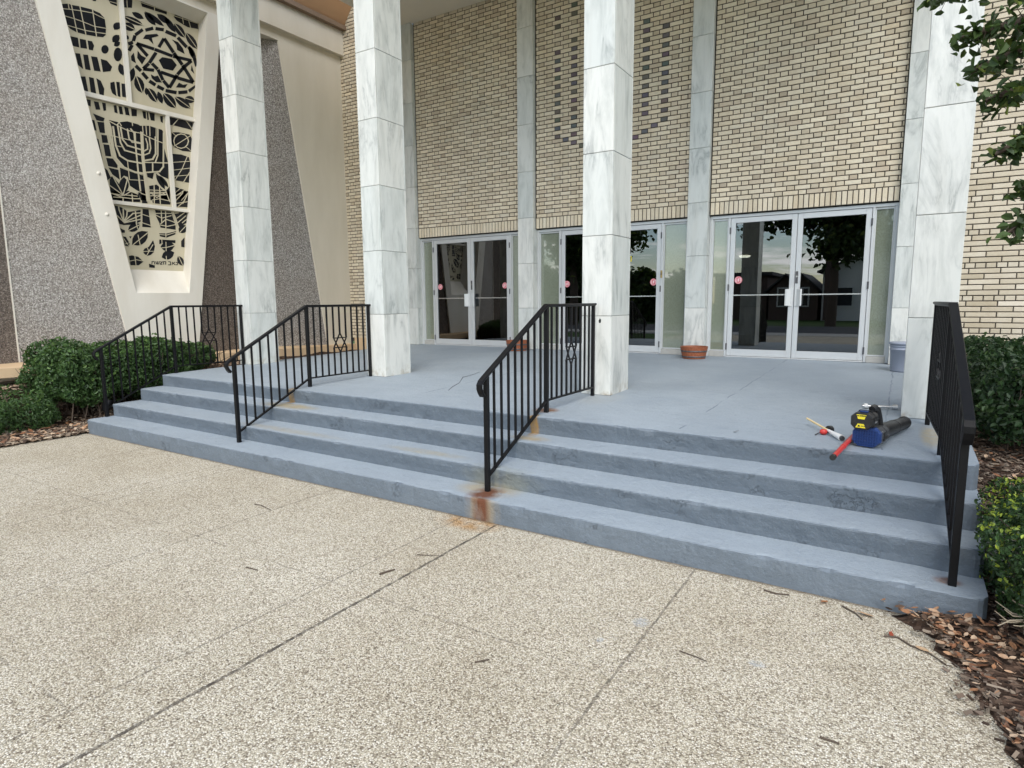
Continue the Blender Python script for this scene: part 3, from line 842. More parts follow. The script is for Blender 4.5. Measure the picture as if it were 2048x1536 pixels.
# ------------------------------------------------------------------ doors
YD = 9.10
def zf(x): return plat_z(x, YD) + 0.003
def entrance(lab, fl_, sl1, lf0, lf1, sr0, fr_, stickers, extra=None):
    """fl_/fr_: outer frame, sl1/sr0: inner ends of the sidelights, lf0/lf1: outer ends of the two leaves"""
    e = thing('double_door', lab, 'door', ((fl_ + fr_) / 2, YD, zf(fl_)), 'aluminium double doors of the porch')
    zb = zf((fl_ + fr_) / 2)
    TOP = 2.655
    mb = MB()
    for a, b in ((fl_, fl_ + 0.038), (sl1, lf0 - 0.004), (lf1 + 0.004, sr0), (fr_ - 0.038, fr_)):
        mb.bbox(a, b, YD - 0.015, YD + 0.07, zb, TOP - 0.0405, 0.003)
    mb.bbox(fl_, fr_, YD - 0.015, YD + 0.07, TOP - 0.04, TOP, 0.003)
    obj('door_frame', mb, 'alu', e)
    mb = MB()
    mb.bbox(fl_ + 0.0385, sl1 - 0.0005, YD - 0.02, YD + 0.06, zb - 0.004, zb + 0.075, 0.004); mb.bbox(sr0 + 0.0005, fr_ - 0.0385, YD - 0.02, YD + 0.06, zb - 0.004, zb + 0.075, 0.004)
    obj('sill', mb, 'concrete', e)
    mb = MB(); mb.bbox(lf0 - 0.0035, lf1 + 0.0035, YD - 0.035, YD + 0.06, zb - 0.002, zb + 0.014, 0.003)
    obj('threshold', mb, 'alu', e)
    for a, b in ((fl_ + 0.038, sl1), (sr0, fr_ - 0.038)):
        s = MB()
        for q in ((a, a + 0.014, zb + 0.078, TOP - 0.042), (b - 0.014, b, zb + 0.078, TOP - 0.042), (a + 0.0145, b - 0.0145, zb + 0.078, zb + 0.095), (a + 0.0145, b - 0.0145, TOP - 0.065, TOP - 0.042)):
            s.box(q[0], q[1], YD + 0.012, YD + 0.05, q[2], q[3])
        so = obj('sidelight', s, 'alu', e)
        s = MB(); s.box(a + 0.0142, b - 0.0142, YD + 0.034, YD + 0.042, zb + 0.0955, TOP - 0.0655)
        obj('pane', s, 'sideglass', so)
    mid = (lf0 + lf1) / 2
    for sgn, a, b in ((1, lf0, mid - 0.003), (-1, mid + 0.003, lf1)):
        s = MB()
        st, tr_, br = 0.064, 0.068, 0.095
        y0, y1 = YD - 0.004, YD + 0.046
        z0, z1 = zb + 0.018, TOP - 0.045
        s.bbox(a, a + st, y0, y1, z0, z1, 0.003); s.bbox(b - st, b, y0, y1, z0, z1, 0.003)
        s.bbox(a + st + 0.0003, b - st - 0.0003, y0, y1, z0, z0 + br, 0.003); s.bbox(a + st + 0.0003, b - st - 0.0003, y0, y1, z1 - tr_, z1, 0.003)
        lf = obj('door_leaf', s, 'alu', e)
        s = MB(); s.box(a + st - 0.002, b - st + 0.002, YD + 0.018, YD + 0.025, z0 + br - 0.002, z1 - tr_ + 0.002)
        if sgn == 1:      # this pane hangs a fraction of a degree out of true
            s.v = [(x, y + 0.013 * (x - (a + b) / 2), z) for x, y, z in s.v]
        obj('pane', s, 'glass', lf)
        s = MB()
        s.box(a + st, b - st, YD + 0.003, YD + 0.016, 1.545, 1.560)
        obj('push_bar', s, 'chrome', lf)
        hx = b - st / 2 if sgn == 1 else a + st / 2
        s = MB()
        s.bbox(hx - 0.026, hx + 0.026, YD - 0.012, YD - 0.0045, 1.395, 1.635, 0.003)
        o1, o2 = hx - sgn * 0.020, hx - sgn * 0.068
        s.prism([(o1, YD - 0.0125, 1.415), (o2, YD - 0.062, 1.405), (o2, YD - 0.062, 1.625), (o1, YD - 0.0125, 1.615)], (sgn * 0.018, -0.004, 0))
        s.prism([(o1, YD - 0.0125, 1.415), (o2, YD - 0.062, 1.405), (hx + sgn * 0.01, YD - 0.0125, 1.40)], (0, 0, 0.010))
        s.prism([(o1, YD - 0.0125, 1.625), (o2, YD - 0.062, 1.625), (hx + sgn * 0.01, YD - 0.0125, 1.63)], (0, 0, -0.010))
        obj('pull_handle', s, 'alu_matte', lf)
        s = MB()
        hg = a if sgn == 1 else b
        for z in (0.83, 1.66, 2.44):
            s.tube([(hg - sgn * 0.004, YD - 0.013, z - 0.045), (hg - sgn * 0.004, YD - 0.013, z + 0.045)], 0.011, 8)
        obj('hinge', s, 'steel_dark', lf)
        if sgn == -1:
            s = MB(); s.bbox(mid + 0.010, mid + 0.040, YD - 0.016, YD - 0.0045, 1.70, 1.86, 0.003)
            obj('lock_plate', s, 'steel_dark', lf)
            s = MB(); s.tube([(mid + 0.025, YD - 0.024, 1.79), (mid + 0.025, YD - 0.0165, 1.79)], 0.011, 12); obj('lock_cylinder', s, 'chrome', lf)
        for sx in stickers:
            if a < sx < b:
                s = MB(); s.tube([(sx, YD + 0.0125, 1.762), (sx, YD + 0.0175, 1.762)], 0.052, 20)
                sk = obj('round_sticker', s, 'sticker', lf)
                s = MB()
                # short white word and ring
                for x_, pts in ((-0.03, ((0, 0.02), (0, -0.02), (0.012, -0.02))), (-0.011, ((0.006, 0.02), (0.006, -0.02))), (0.004, ((0.012, 0.02), (0, 0.02), (0, -0.02))), (0.004, ((0, 0.002), (0.010, 0.002))), (0.020, ((0, 0.02), (0.016, 0.02))), (0.020, ((0.008, 0.02), (0.008, -0.02)))):
                    for p, q in zip(pts[:-1], pts[1:]):
                        s.bar((sx + x_ + p[0], YD + 0.0110, 1.762 + p[1]), (sx + x_ + q[0], YD + 0.0110, 1.762 + q[1]), 0.002, 0.0055, (0, 0, 1) if p[1] == q[1] else (1, 0, 0))
                for k in range(20):
                    a0, a1 = 2 * math.pi * k / 20, 2 * math.pi * (k + 1) / 20
                    s.bar((sx + 0.044 * math.cos(a0), YD + 0.0112, 1.762 + 0.044 * math.sin(a0)), (sx + 0.044 * math.cos(a1), YD + 0.0112, 1.762 + 0.044 * math.sin(a1)), 0.003, 0.002, (0, 1, 0))
                obj('print', s, 'white', sk)
    return e
entrance('aluminium double glass door nearest the stone-chip wall, mirroring its pierced screen', -7.742, -7.47, -7.44, -5.774, -5.737, -5.516, (-7.316, -5.888))
d2 = entrance('middle aluminium double glass door, half hidden behind a marble column', -5.224, -4.815, -4.777, -3.110, -3.075, -2.690, (-4.68, -3.222))
entrance('aluminium double glass door behind the leaf blower, mirroring sky, tree and white house', -2.402, -2.15, -2.116, -0.4115, -0.378, -0.130, (-1.992,))
mb = MB(); mb.box(-3.69, -3.577, YD + 0.0125, YD + 0.0165, 2.08, 2.16); ys = obj('yellow_notice', mb, 'yellow', d2)
mb = MB()
for q in ((-3.63, -3.59, 2.09, 2.10), (-3.605, -3.59, 2.105, 2.15), (-3.66, -3.64, 2.10, 2.14)): mb.box(q[0], q[1], YD + 0.0105, YD + 0.0122, q[2], q[3])
obj('print', mb, 'ink', ys)
mb = MB(); mb.bbox(-3.105, -3.080, YD - 0.028, YD - 0.0155, 1.82, 1.93, 0.003); mz = obj('door_post_case', mb, 'brass', d2)
mb = MB(); mb.box(-3.099, -3.087, YD - 0.030, YD - 0.0285, 1.86, 1.90); obj('emblem', mb, 'ink', mz)

# lobby behind the glass
mb = MB()
mb.quad((-7.9, 9.2, 0.66), (0.2, 9.2, 0.66), (0.2, 15, 0.66), (-7.9, 15, 0.66)); mb.quad((-7.9, 9.2, 3.4), (-7.9, 15, 3.4), (0.2, 15, 3.4), (0.2, 9.2, 3.4))
mb.quad((-7.9, 15, 0.66), (0.2, 15, 0.66), (0.2, 15, 3.4), (-7.9, 15, 3.4)); mb.quad((-7.9, 9.2, 0.66), (-7.9, 15, 0.66), (-7.9, 15, 3.4), (-7.9, 9.2, 3.4)); mb.quad((0.2, 9.2, 0.66), (0.2, 9.2, 3.4), (0.2, 15, 3.4), (0.2, 15, 0.66))
mb.quad((-7.9, 9.2, 2.66), (-7.9, 9.2, 3.4), (0.2, 9.2, 3.4), (0.2, 9.2, 2.66))
struct(obj('lobby_room', mb, 'lobby', fixn=False))
lp = thing('ceiling_lamp', 'lit round ceiling lamp glowing inside the lobby behind the last door', 'lamp', (-2.53, 12.0, 2.25))
mb = MB(); mb.lathe((-2.53, 12.0, 2.25), [(0.0, 0.0), (0.07, 0.0), (0.10, 0.02), (0.10, 0.035)], 20); obj('diffuser', mb, 'glow', lp)
mb = MB(); mb.lathe((-2.53, 12.0, 2.25), [(0.105, 0.036), (0.24, 0.07), (0.24, 0.08), (0.0, 0.10)], 20); mb.tube([(-2.53, 12, 2.35), (-2.53, 12, 3.4)], 0.012); obj('shade', mb, 'brass', lp)

# outline data of the pierced screen: (y, z) in metres on the window plane
ART_GLASS = [[(4.321,5.497),(4.408,5.533),(4.439,5.530),(4.537,5.549),(4.691,5.566),(4.802,5.555),(4.860,5.506),(4.866,5.380),(4.852,5.281),(4.814,5.240),(4.727,5.222),(4.592,5.200),(4.472,5.194),(4.405,5.211),(4.371,5.244),(4.337,5.332),(4.320,5.425)],[(4.385,5.114),(4.488,5.126),(4.493,5.002),(4.406,4.998)],[(4.509,5.121),(4.586,5.130),(4.592,5.017),(4.509,5.002)],[(4.608,5.131),(4.664,5.138),(4.687,5.088),(4.664,5.017),(4.614,5.012)],[(4.876,5.099),(4.867,5.067),(4.847,5.039),(4.821,5.023),(4.797,5.023),(4.781,5.040),(4.777,5.068),(4.786,5.100),(4.806,5.128),(4.832,5.144),(4.856,5.144),(4.872,5.127)],[(4.436,4.911),(4.496,4.924),(4.517,4.729),(4.455,4.763)],[(4.534,4.924),(4.596,4.938),(4.612,4.740),(4.544,4.732)],[(4.634,4.932),(4.714,4.945),(4.743,4.760),(4.657,4.747)],[(4.758,4.935),(4.839,4.936),(4.903,4.872),(4.874,4.804),(4.772,4.763)],[(4.474,4.619),(4.536,4.637),(4.556,4.428),(4.494,4.417)],[(4.581,4.644),(4.642,4.644),(4.657,4.431),(4.589,4.425)],[(4.677,4.653),(4.732,4.634),(4.769,4.537),(4.754,4.432),(4.698,4.441)],[(4.860,4.645),(4.915,4.673),(4.928,4.477),(4.871,4.505),(4.854,4.572)],[(4.940,4.679),(4.988,4.687),(4.982,4.479),(4.946,4.482)],[(5.011,4.675),(5.072,4.686),(5.062,4.494),(5.007,4.492)],[(4.931,5.788),(5.046,5.831),(5.043,5.736),(4.956,5.739)],[(5.119,5.859),(5.270,5.915),(5.253,5.789),(5.134,5.752)],[(5.401,6.001),(5.726,6.025),(5.775,5.968),(5.768,5.884),(5.582,5.873),(5.402,5.862),(5.388,5.924)],[(5.897,5.968),(5.997,6.011),(6.139,6.024),(6.267,5.998),(6.270,5.847),(6.094,5.813),(5.928,5.846),(5.877,5.891)],[(4.710,5.716),(4.773,5.740),(4.764,5.696),(4.724,5.687)],[(5.268,5.287),(5.522,5.286),(5.540,5.334),(5.286,5.333)],[(5.528,5.286),(5.800,5.272),(5.821,5.321),(5.549,5.334)],[(5.811,5.272),(6.108,5.299),(6.123,5.349),(5.826,5.321)],[(5.257,5.287),(5.405,5.157),(5.444,5.200),(5.295,5.329)],[(5.461,5.068),(5.542,5.010),(5.580,5.054),(5.499,5.112)],[(5.542,5.010),(5.607,4.877),(5.654,4.910),(5.589,5.044)],[(5.614,4.868),(5.696,4.787),(5.739,4.829),(5.655,4.909)],[(6.099,5.335),(5.975,5.211),(6.007,5.182),(6.133,5.306)],[(5.965,5.200),(5.847,5.054),(5.885,5.032),(6.004,5.178)],[(5.838,5.042),(5.700,4.816),(5.744,4.803),(5.883,5.029)],[(5.674,5.520),(5.586,5.366),(5.627,5.356),(5.716,5.511)],[(5.534,5.276),(5.419,5.091),(5.462,5.077),(5.577,5.263)],[(5.418,5.090),(5.326,4.987),(5.358,4.960),(5.451,5.063)],[(5.677,5.497),(5.808,5.336),(5.854,5.376),(5.722,5.537)],[(5.813,5.330),(5.936,5.193),(5.981,5.234),(5.858,5.372)],[(5.939,5.189),(6.096,4.977),(6.145,5.017),(5.986,5.228)],[(5.338,4.947),(5.500,4.976),(5.510,5.025),(5.347,4.995)],[(5.595,4.978),(5.845,4.967),(5.865,5.019),(5.615,5.028)],[(5.854,4.967),(6.108,4.968),(6.128,5.020),(5.872,5.019)],[(5.589,5.170),(5.647,5.232),(5.797,5.252),(5.868,5.183),(5.797,5.079),(5.647,5.067)],[(5.376,5.407),(5.420,5.477),(5.594,5.548),(5.618,5.525),(5.509,5.463),(5.527,5.376),(5.460,5.423)],[(5.821,5.541),(5.917,5.534),(5.988,5.467),(6.010,5.389),(5.948,5.402),(5.893,5.411),(5.885,5.485)],[(5.284,5.212),(5.330,5.159),(5.398,5.143),(5.331,5.030),(5.268,5.103)],[(5.451,4.928),(5.501,4.911),(5.556,4.939),(5.609,4.852),(5.521,4.834),(5.459,4.874)],[(5.826,4.841),(5.882,4.928),(5.944,4.912),(6.025,4.947),(5.976,4.875)],[(6.114,5.257),(6.148,5.134),(6.093,5.171)],[(5.181,5.101),(5.224,5.163),(5.243,5.022),(5.182,5.040)],[(5.256,5.328),(5.286,5.416),(5.240,5.414),(5.210,5.326)],[(5.280,5.407),(5.397,5.522),(5.371,5.551),(5.255,5.437)],[(5.427,5.519),(5.548,5.589),(5.538,5.632),(5.418,5.562)],[(5.571,5.591),(5.698,5.616),(5.710,5.668),(5.583,5.642)],[(5.718,5.603),(5.879,5.590),(5.905,5.644),(5.743,5.657)],[(5.896,5.579),(6.030,5.479),(6.074,5.527),(5.940,5.627)],[(6.061,5.501),(6.126,5.384),(6.180,5.424),(6.113,5.540)],[(6.140,5.359),(6.172,5.244),(6.229,5.276),(6.197,5.391)],[(6.152,4.968),(6.020,4.857),(6.048,4.822),(6.181,4.933)],[(6.010,4.850),(5.859,4.797),(5.860,4.747),(6.011,4.799)],[(5.837,4.791),(5.665,4.776),(5.651,4.723),(5.822,4.737)],[(5.645,4.784),(5.547,4.805),(5.520,4.753),(5.617,4.732)],[(5.524,4.813),(5.435,4.848),(5.403,4.798),(5.491,4.764)],[(5.417,4.868),(5.344,4.935),(5.304,4.892),(5.376,4.825)],[(5.327,4.955),(5.255,5.009),(5.217,4.964),(5.289,4.910)],[(5.162,5.243),(5.232,5.288),(5.221,5.329),(5.150,5.284)],[(5.179,5.164),(5.232,5.260),(5.192,5.270),(5.138,5.175)],[(5.117,5.627),(5.157,5.589),(5.206,5.570),(5.262,5.564),(5.325,5.572),(5.398,5.599),(5.357,5.637),(5.306,5.656),(5.250,5.661),(5.188,5.654)],[(5.247,5.727),(5.265,5.694),(5.292,5.677),(5.325,5.670),(5.364,5.675),(5.413,5.696),(5.394,5.729),(5.367,5.747),(5.334,5.753),(5.295,5.748)],[(5.427,5.792),(5.434,5.740),(5.455,5.703),(5.486,5.677),(5.528,5.662),(5.584,5.663),(5.577,5.716),(5.555,5.753),(5.523,5.779),(5.483,5.794)],[(5.435,5.807),(5.471,5.758),(5.518,5.725),(5.573,5.703),(5.636,5.691),(5.712,5.695),(5.674,5.745),(5.626,5.778),(5.570,5.800),(5.508,5.812)],[(5.618,5.836),(5.634,5.790),(5.664,5.763),(5.702,5.749),(5.750,5.748),(5.812,5.767),(5.795,5.814),(5.765,5.841),(5.726,5.855),(5.678,5.855)],[(5.731,5.839),(5.734,5.779),(5.754,5.734),(5.785,5.699),(5.827,5.674),(5.886,5.665),(5.882,5.726),(5.862,5.772),(5.831,5.807),(5.789,5.831)],[(5.876,5.796),(5.873,5.730),(5.891,5.685),(5.923,5.654),(5.970,5.636),(6.037,5.638),(6.040,5.705),(6.021,5.750),(5.989,5.782),(5.943,5.799)],[(6.051,5.721),(6.050,5.649),(6.071,5.598),(6.107,5.560),(6.157,5.535),(6.231,5.531),(6.231,5.603),(6.210,5.655),(6.174,5.693),(6.123,5.717)],[(6.086,5.537),(6.078,5.478),(6.086,5.432),(6.106,5.393),(6.138,5.363),(6.187,5.345),(6.195,5.404),(6.187,5.451),(6.166,5.490),(6.135,5.520)],[(5.108,5.522),(5.120,5.477),(5.143,5.455),(5.176,5.449),(5.217,5.459),(5.271,5.494),(5.259,5.540),(5.234,5.562),(5.202,5.568),(5.161,5.557)],[(4.978,5.395),(5.021,5.411),(5.048,5.432),(5.063,5.458),(5.067,5.487),(5.054,5.521),(5.011,5.505),(4.985,5.483),(4.970,5.458),(4.966,5.429)],[(5.113,5.362),(5.110,5.336),(5.116,5.323),(5.127,5.317),(5.145,5.319),(5.171,5.334),(5.173,5.360),(5.167,5.374),(5.156,5.379),(5.138,5.377)],[(4.939,5.216),(4.983,5.226),(5.012,5.245),(5.032,5.270),(5.043,5.302),(5.039,5.344),(4.995,5.334),(4.966,5.314),(4.946,5.289),(4.936,5.257)],[(4.953,5.173),(4.981,5.170),(5.004,5.178),(5.022,5.194),(5.035,5.216),(5.043,5.250),(5.014,5.252),(4.992,5.244),(4.974,5.229),(4.960,5.206)],[(5.011,4.952),(4.988,4.904),(4.983,4.865),(4.989,4.834),(5.008,4.809),(5.045,4.794),(5.069,4.842),(5.074,4.881),(5.067,4.913),(5.048,4.938)],[(5.130,4.720),(5.175,4.766),(5.202,4.813),(5.217,4.859),(5.220,4.904),(5.205,4.950),(5.161,4.903),(5.134,4.856),(5.119,4.811),(5.116,4.765)],[(5.228,4.845),(5.197,4.771),(5.193,4.715),(5.208,4.670),(5.241,4.635),(5.303,4.618),(5.334,4.693),(5.338,4.750),(5.323,4.796),(5.289,4.830)],[(5.362,4.715),(5.343,4.686),(5.336,4.660),(5.337,4.638),(5.345,4.619),(5.365,4.603),(5.384,4.633),(5.392,4.658),(5.391,4.681),(5.382,4.700)],[(5.388,4.716),(5.376,4.650),(5.385,4.603),(5.409,4.568),(5.448,4.544),(5.510,4.539),(5.522,4.606),(5.512,4.654),(5.488,4.689),(5.448,4.712)],[(5.537,4.705),(5.520,4.657),(5.520,4.617),(5.530,4.584),(5.552,4.558),(5.590,4.540),(5.607,4.589),(5.607,4.629),(5.596,4.662),(5.575,4.689)],[(5.616,4.701),(5.611,4.625),(5.631,4.574),(5.667,4.539),(5.721,4.521),(5.800,4.527),(5.806,4.605),(5.785,4.657),(5.748,4.691),(5.695,4.709)],[(5.793,4.695),(5.814,4.633),(5.852,4.594),(5.903,4.571),(5.965,4.564),(6.046,4.581),(6.024,4.645),(5.985,4.684),(5.934,4.707),(5.872,4.713)],[(5.956,4.718),(5.974,4.676),(6.001,4.659),(6.034,4.658),(6.073,4.673),(6.122,4.713),(6.104,4.755),(6.077,4.772),(6.044,4.773),(6.005,4.758)],[(5.056,5.086),(5.044,5.034),(5.019,4.992),(4.989,4.970),(4.960,4.974),(4.942,5.003),(4.939,5.050),(4.951,5.101),(4.975,5.144),(5.006,5.166),(5.034,5.162),(5.052,5.133)],[(4.520,4.334),(4.576,4.334),(4.568,4.246),(4.534,4.255)],[(4.615,4.330),(4.677,4.332),(4.690,4.234),(4.631,4.220)],[(4.722,4.339),(4.771,4.342),(4.767,4.243),(4.734,4.226)],[(4.876,4.340),(4.914,4.350),(4.922,4.239),(4.881,4.243)],[(4.941,4.347),(4.988,4.349),(4.998,4.242),(4.950,4.236)],[(5.022,4.357),(5.074,4.356),(5.089,4.249),(5.031,4.245)],[(5.117,4.357),(5.199,4.358),(5.191,4.264),(5.117,4.246)],[(5.278,4.357),(5.328,4.360),(5.324,4.256),(5.289,4.257)],[(5.343,4.358),(5.363,4.363),(5.364,4.250),(5.343,4.245)],[(5.378,4.362),(5.460,4.366),(5.450,4.255),(5.394,4.252)],[(5.540,4.346),(5.583,4.356),(5.574,4.253),(5.544,4.266)],[(4.591,4.160),(4.739,4.130),(4.717,4.078),(4.627,4.076)],[(4.635,4.059),(4.725,4.070),(4.725,3.921),(4.657,3.916)],[(4.673,3.891),(4.746,3.897),(4.755,3.795),(4.677,3.780)],[(4.689,3.763),(4.766,3.769),(4.780,3.611),(4.702,3.606)],[(4.709,3.579),(4.801,3.586),(4.858,3.501),(4.850,3.461),(4.726,3.468)],[(4.729,3.450),(4.862,3.439),(4.869,3.300),(4.772,3.361)],[(4.561,4.070),(4.600,4.070),(4.615,3.934),(4.583,3.928)],[(4.606,3.830),(4.631,3.817),(4.660,3.542),(4.641,3.632)],[(4.677,3.432),(4.712,3.409),(4.749,3.310),(4.699,3.264)],[(4.787,3.896),(4.805,3.895),(4.804,3.786),(4.782,3.787)],[(4.792,4.119),(4.921,4.115),(5.047,4.158),(5.201,4.149),(5.230,4.136),(5.362,4.166),(5.555,4.148),(5.578,4.103),(5.561,3.897),(5.610,3.661),(5.591,3.422),(5.477,3.455),(5.439,3.500),(5.375,3.479),(5.347,3.384),(5.272,3.402),(5.267,3.461),(5.214,3.428),(5.092,3.443),(4.943,3.496),(4.858,3.606),(4.834,3.754),(4.821,4.026)],[(4.875,3.479),(4.996,3.446),(5.218,3.414),(5.219,3.304),(5.230,3.145),(5.109,3.178),(5.006,3.233),(4.988,3.357),(4.931,3.368),(4.884,3.312)],[(5.117,3.160),(5.230,3.135),(5.228,3.054),(5.147,3.044)],[(5.668,4.365),(5.830,4.378),(6.076,4.388),(6.031,4.252),(5.723,4.256),(5.669,4.244)],[(5.703,4.145),(5.813,4.169),(5.991,4.170),(6.026,4.114),(5.993,3.908),(5.857,3.893),(5.718,3.928),(5.675,3.991)],[(5.687,3.819),(5.830,3.835),(5.951,3.816),(5.969,3.724),(5.931,3.416),(5.709,3.419),(5.687,3.489),(5.675,3.673)],[(5.679,3.321),(5.842,3.292),(5.894,3.235),(5.886,3.139),(5.668,3.111)],[(4.728,3.278),(4.770,3.342),(4.846,3.248),(4.896,3.119),(4.971,3.159),(5.094,3.117),(5.117,3.040),(4.739,2.992),(4.723,3.124)],[(4.930,3.348),(4.878,3.293),(4.855,3.243),(4.851,3.196),(4.866,3.152),(4.909,3.111),(4.961,3.165),(4.985,3.216),(4.989,3.264),(4.974,3.308)],[(5.287,3.274),(5.403,3.311),(5.520,3.216),(5.603,3.310),(5.586,3.100),(5.289,3.062)],[(5.406,3.474),(5.406,3.415),(5.419,3.365),(5.443,3.322),(5.476,3.285),(5.524,3.257),(5.524,3.317),(5.510,3.367),(5.486,3.411),(5.453,3.447)],[(5.456,3.452),(5.462,3.405),(5.479,3.368),(5.504,3.337),(5.536,3.312),(5.580,3.296),(5.574,3.343),(5.556,3.381),(5.531,3.412),(5.499,3.437)],[(4.737,3.120),(4.891,3.141),(4.894,3.074),(5.040,3.145),(5.123,3.139),(5.139,3.017),(5.028,3.003),(4.879,2.997),(4.746,2.997)],[(4.917,3.061),(4.952,3.043),(4.987,3.041),(5.021,3.051),(5.054,3.072),(5.087,3.109),(5.051,3.127),(5.016,3.128),(4.982,3.118),(4.949,3.098)],[(5.165,3.179),(5.221,3.187),(5.229,3.128),(5.241,3.009),(5.159,3.003)],[(5.160,2.921),(5.247,2.923),(5.259,2.653),(5.133,2.650)],[(5.300,3.198),(5.600,3.240),(5.592,3.034),(5.437,3.024),(5.321,3.023)],[(5.689,3.253),(5.896,3.282),(5.875,3.028),(5.684,3.014)],[(4.764,2.924),(4.862,2.903),(4.948,2.850),(5.129,2.900),(5.114,2.726),(4.999,2.672),(4.865,2.651),(4.809,2.662),(4.786,2.769)],[(4.920,2.575),(4.973,2.562),(5.017,2.571),(5.053,2.594),(5.083,2.632),(5.102,2.691),(5.048,2.703),(5.004,2.694),(4.968,2.670),(4.939,2.633)],[(4.961,2.373),(5.047,2.368),(5.111,2.392),(5.161,2.435),(5.197,2.497),(5.210,2.588),(5.122,2.591),(5.058,2.566),(5.009,2.523),(4.974,2.462)],[(5.278,2.462),(5.298,2.375),(5.272,2.284),(5.220,2.237),(5.166,2.221),(5.121,2.258),(5.116,2.292),(5.140,2.329),(5.204,2.359)],[(4.901,2.206),(4.944,2.217),(5.035,2.200),(5.107,2.134),(5.033,2.074),(4.914,2.069)],[(4.812,2.603),(4.879,2.576),(4.872,2.541),(4.831,2.538)],[(4.847,2.488),(4.883,2.483),(4.929,2.392),(4.913,2.344),(4.856,2.353)],[(4.930,2.495),(4.968,2.498),(4.944,2.462)],[(5.348,2.926),(5.611,2.929),(5.649,2.762),(5.645,2.653),(5.407,2.667),(5.395,2.737),(5.357,2.821)],[(5.381,2.576),(5.509,2.587),(5.653,2.636),(5.629,2.579),(5.485,2.518),(5.387,2.532)],[(5.374,2.482),(5.627,2.490),(5.623,2.442),(5.508,2.461),(5.368,2.411)],[(5.382,2.371),(5.427,2.323),(5.473,2.307),(5.518,2.313),(5.564,2.342),(5.611,2.405),(5.564,2.454),(5.518,2.470),(5.473,2.463),(5.427,2.433)],[(5.387,2.211),(5.442,2.184),(5.489,2.183),(5.530,2.201),(5.566,2.237),(5.593,2.299),(5.536,2.326),(5.489,2.325),(5.448,2.308),(5.413,2.272)],[(5.650,2.248),(5.630,2.200),(5.631,2.163),(5.644,2.132),(5.671,2.108),(5.718,2.094),(5.738,2.142),(5.737,2.180),(5.723,2.210),(5.696,2.234)],[(5.721,2.486),(5.779,2.546),(5.766,2.388),(5.714,2.394)],[(5.698,2.617),(5.754,2.611),(5.792,2.624),(5.817,2.648),(5.829,2.684),(5.823,2.738),(5.767,2.743),(5.729,2.730),(5.705,2.706),(5.692,2.670)],[(5.638,2.919),(5.850,2.952),(5.831,2.780),(5.695,2.694),(5.677,2.819)],[(5.187,2.104),(5.273,2.082),(5.266,2.044),(5.186,2.048)]]
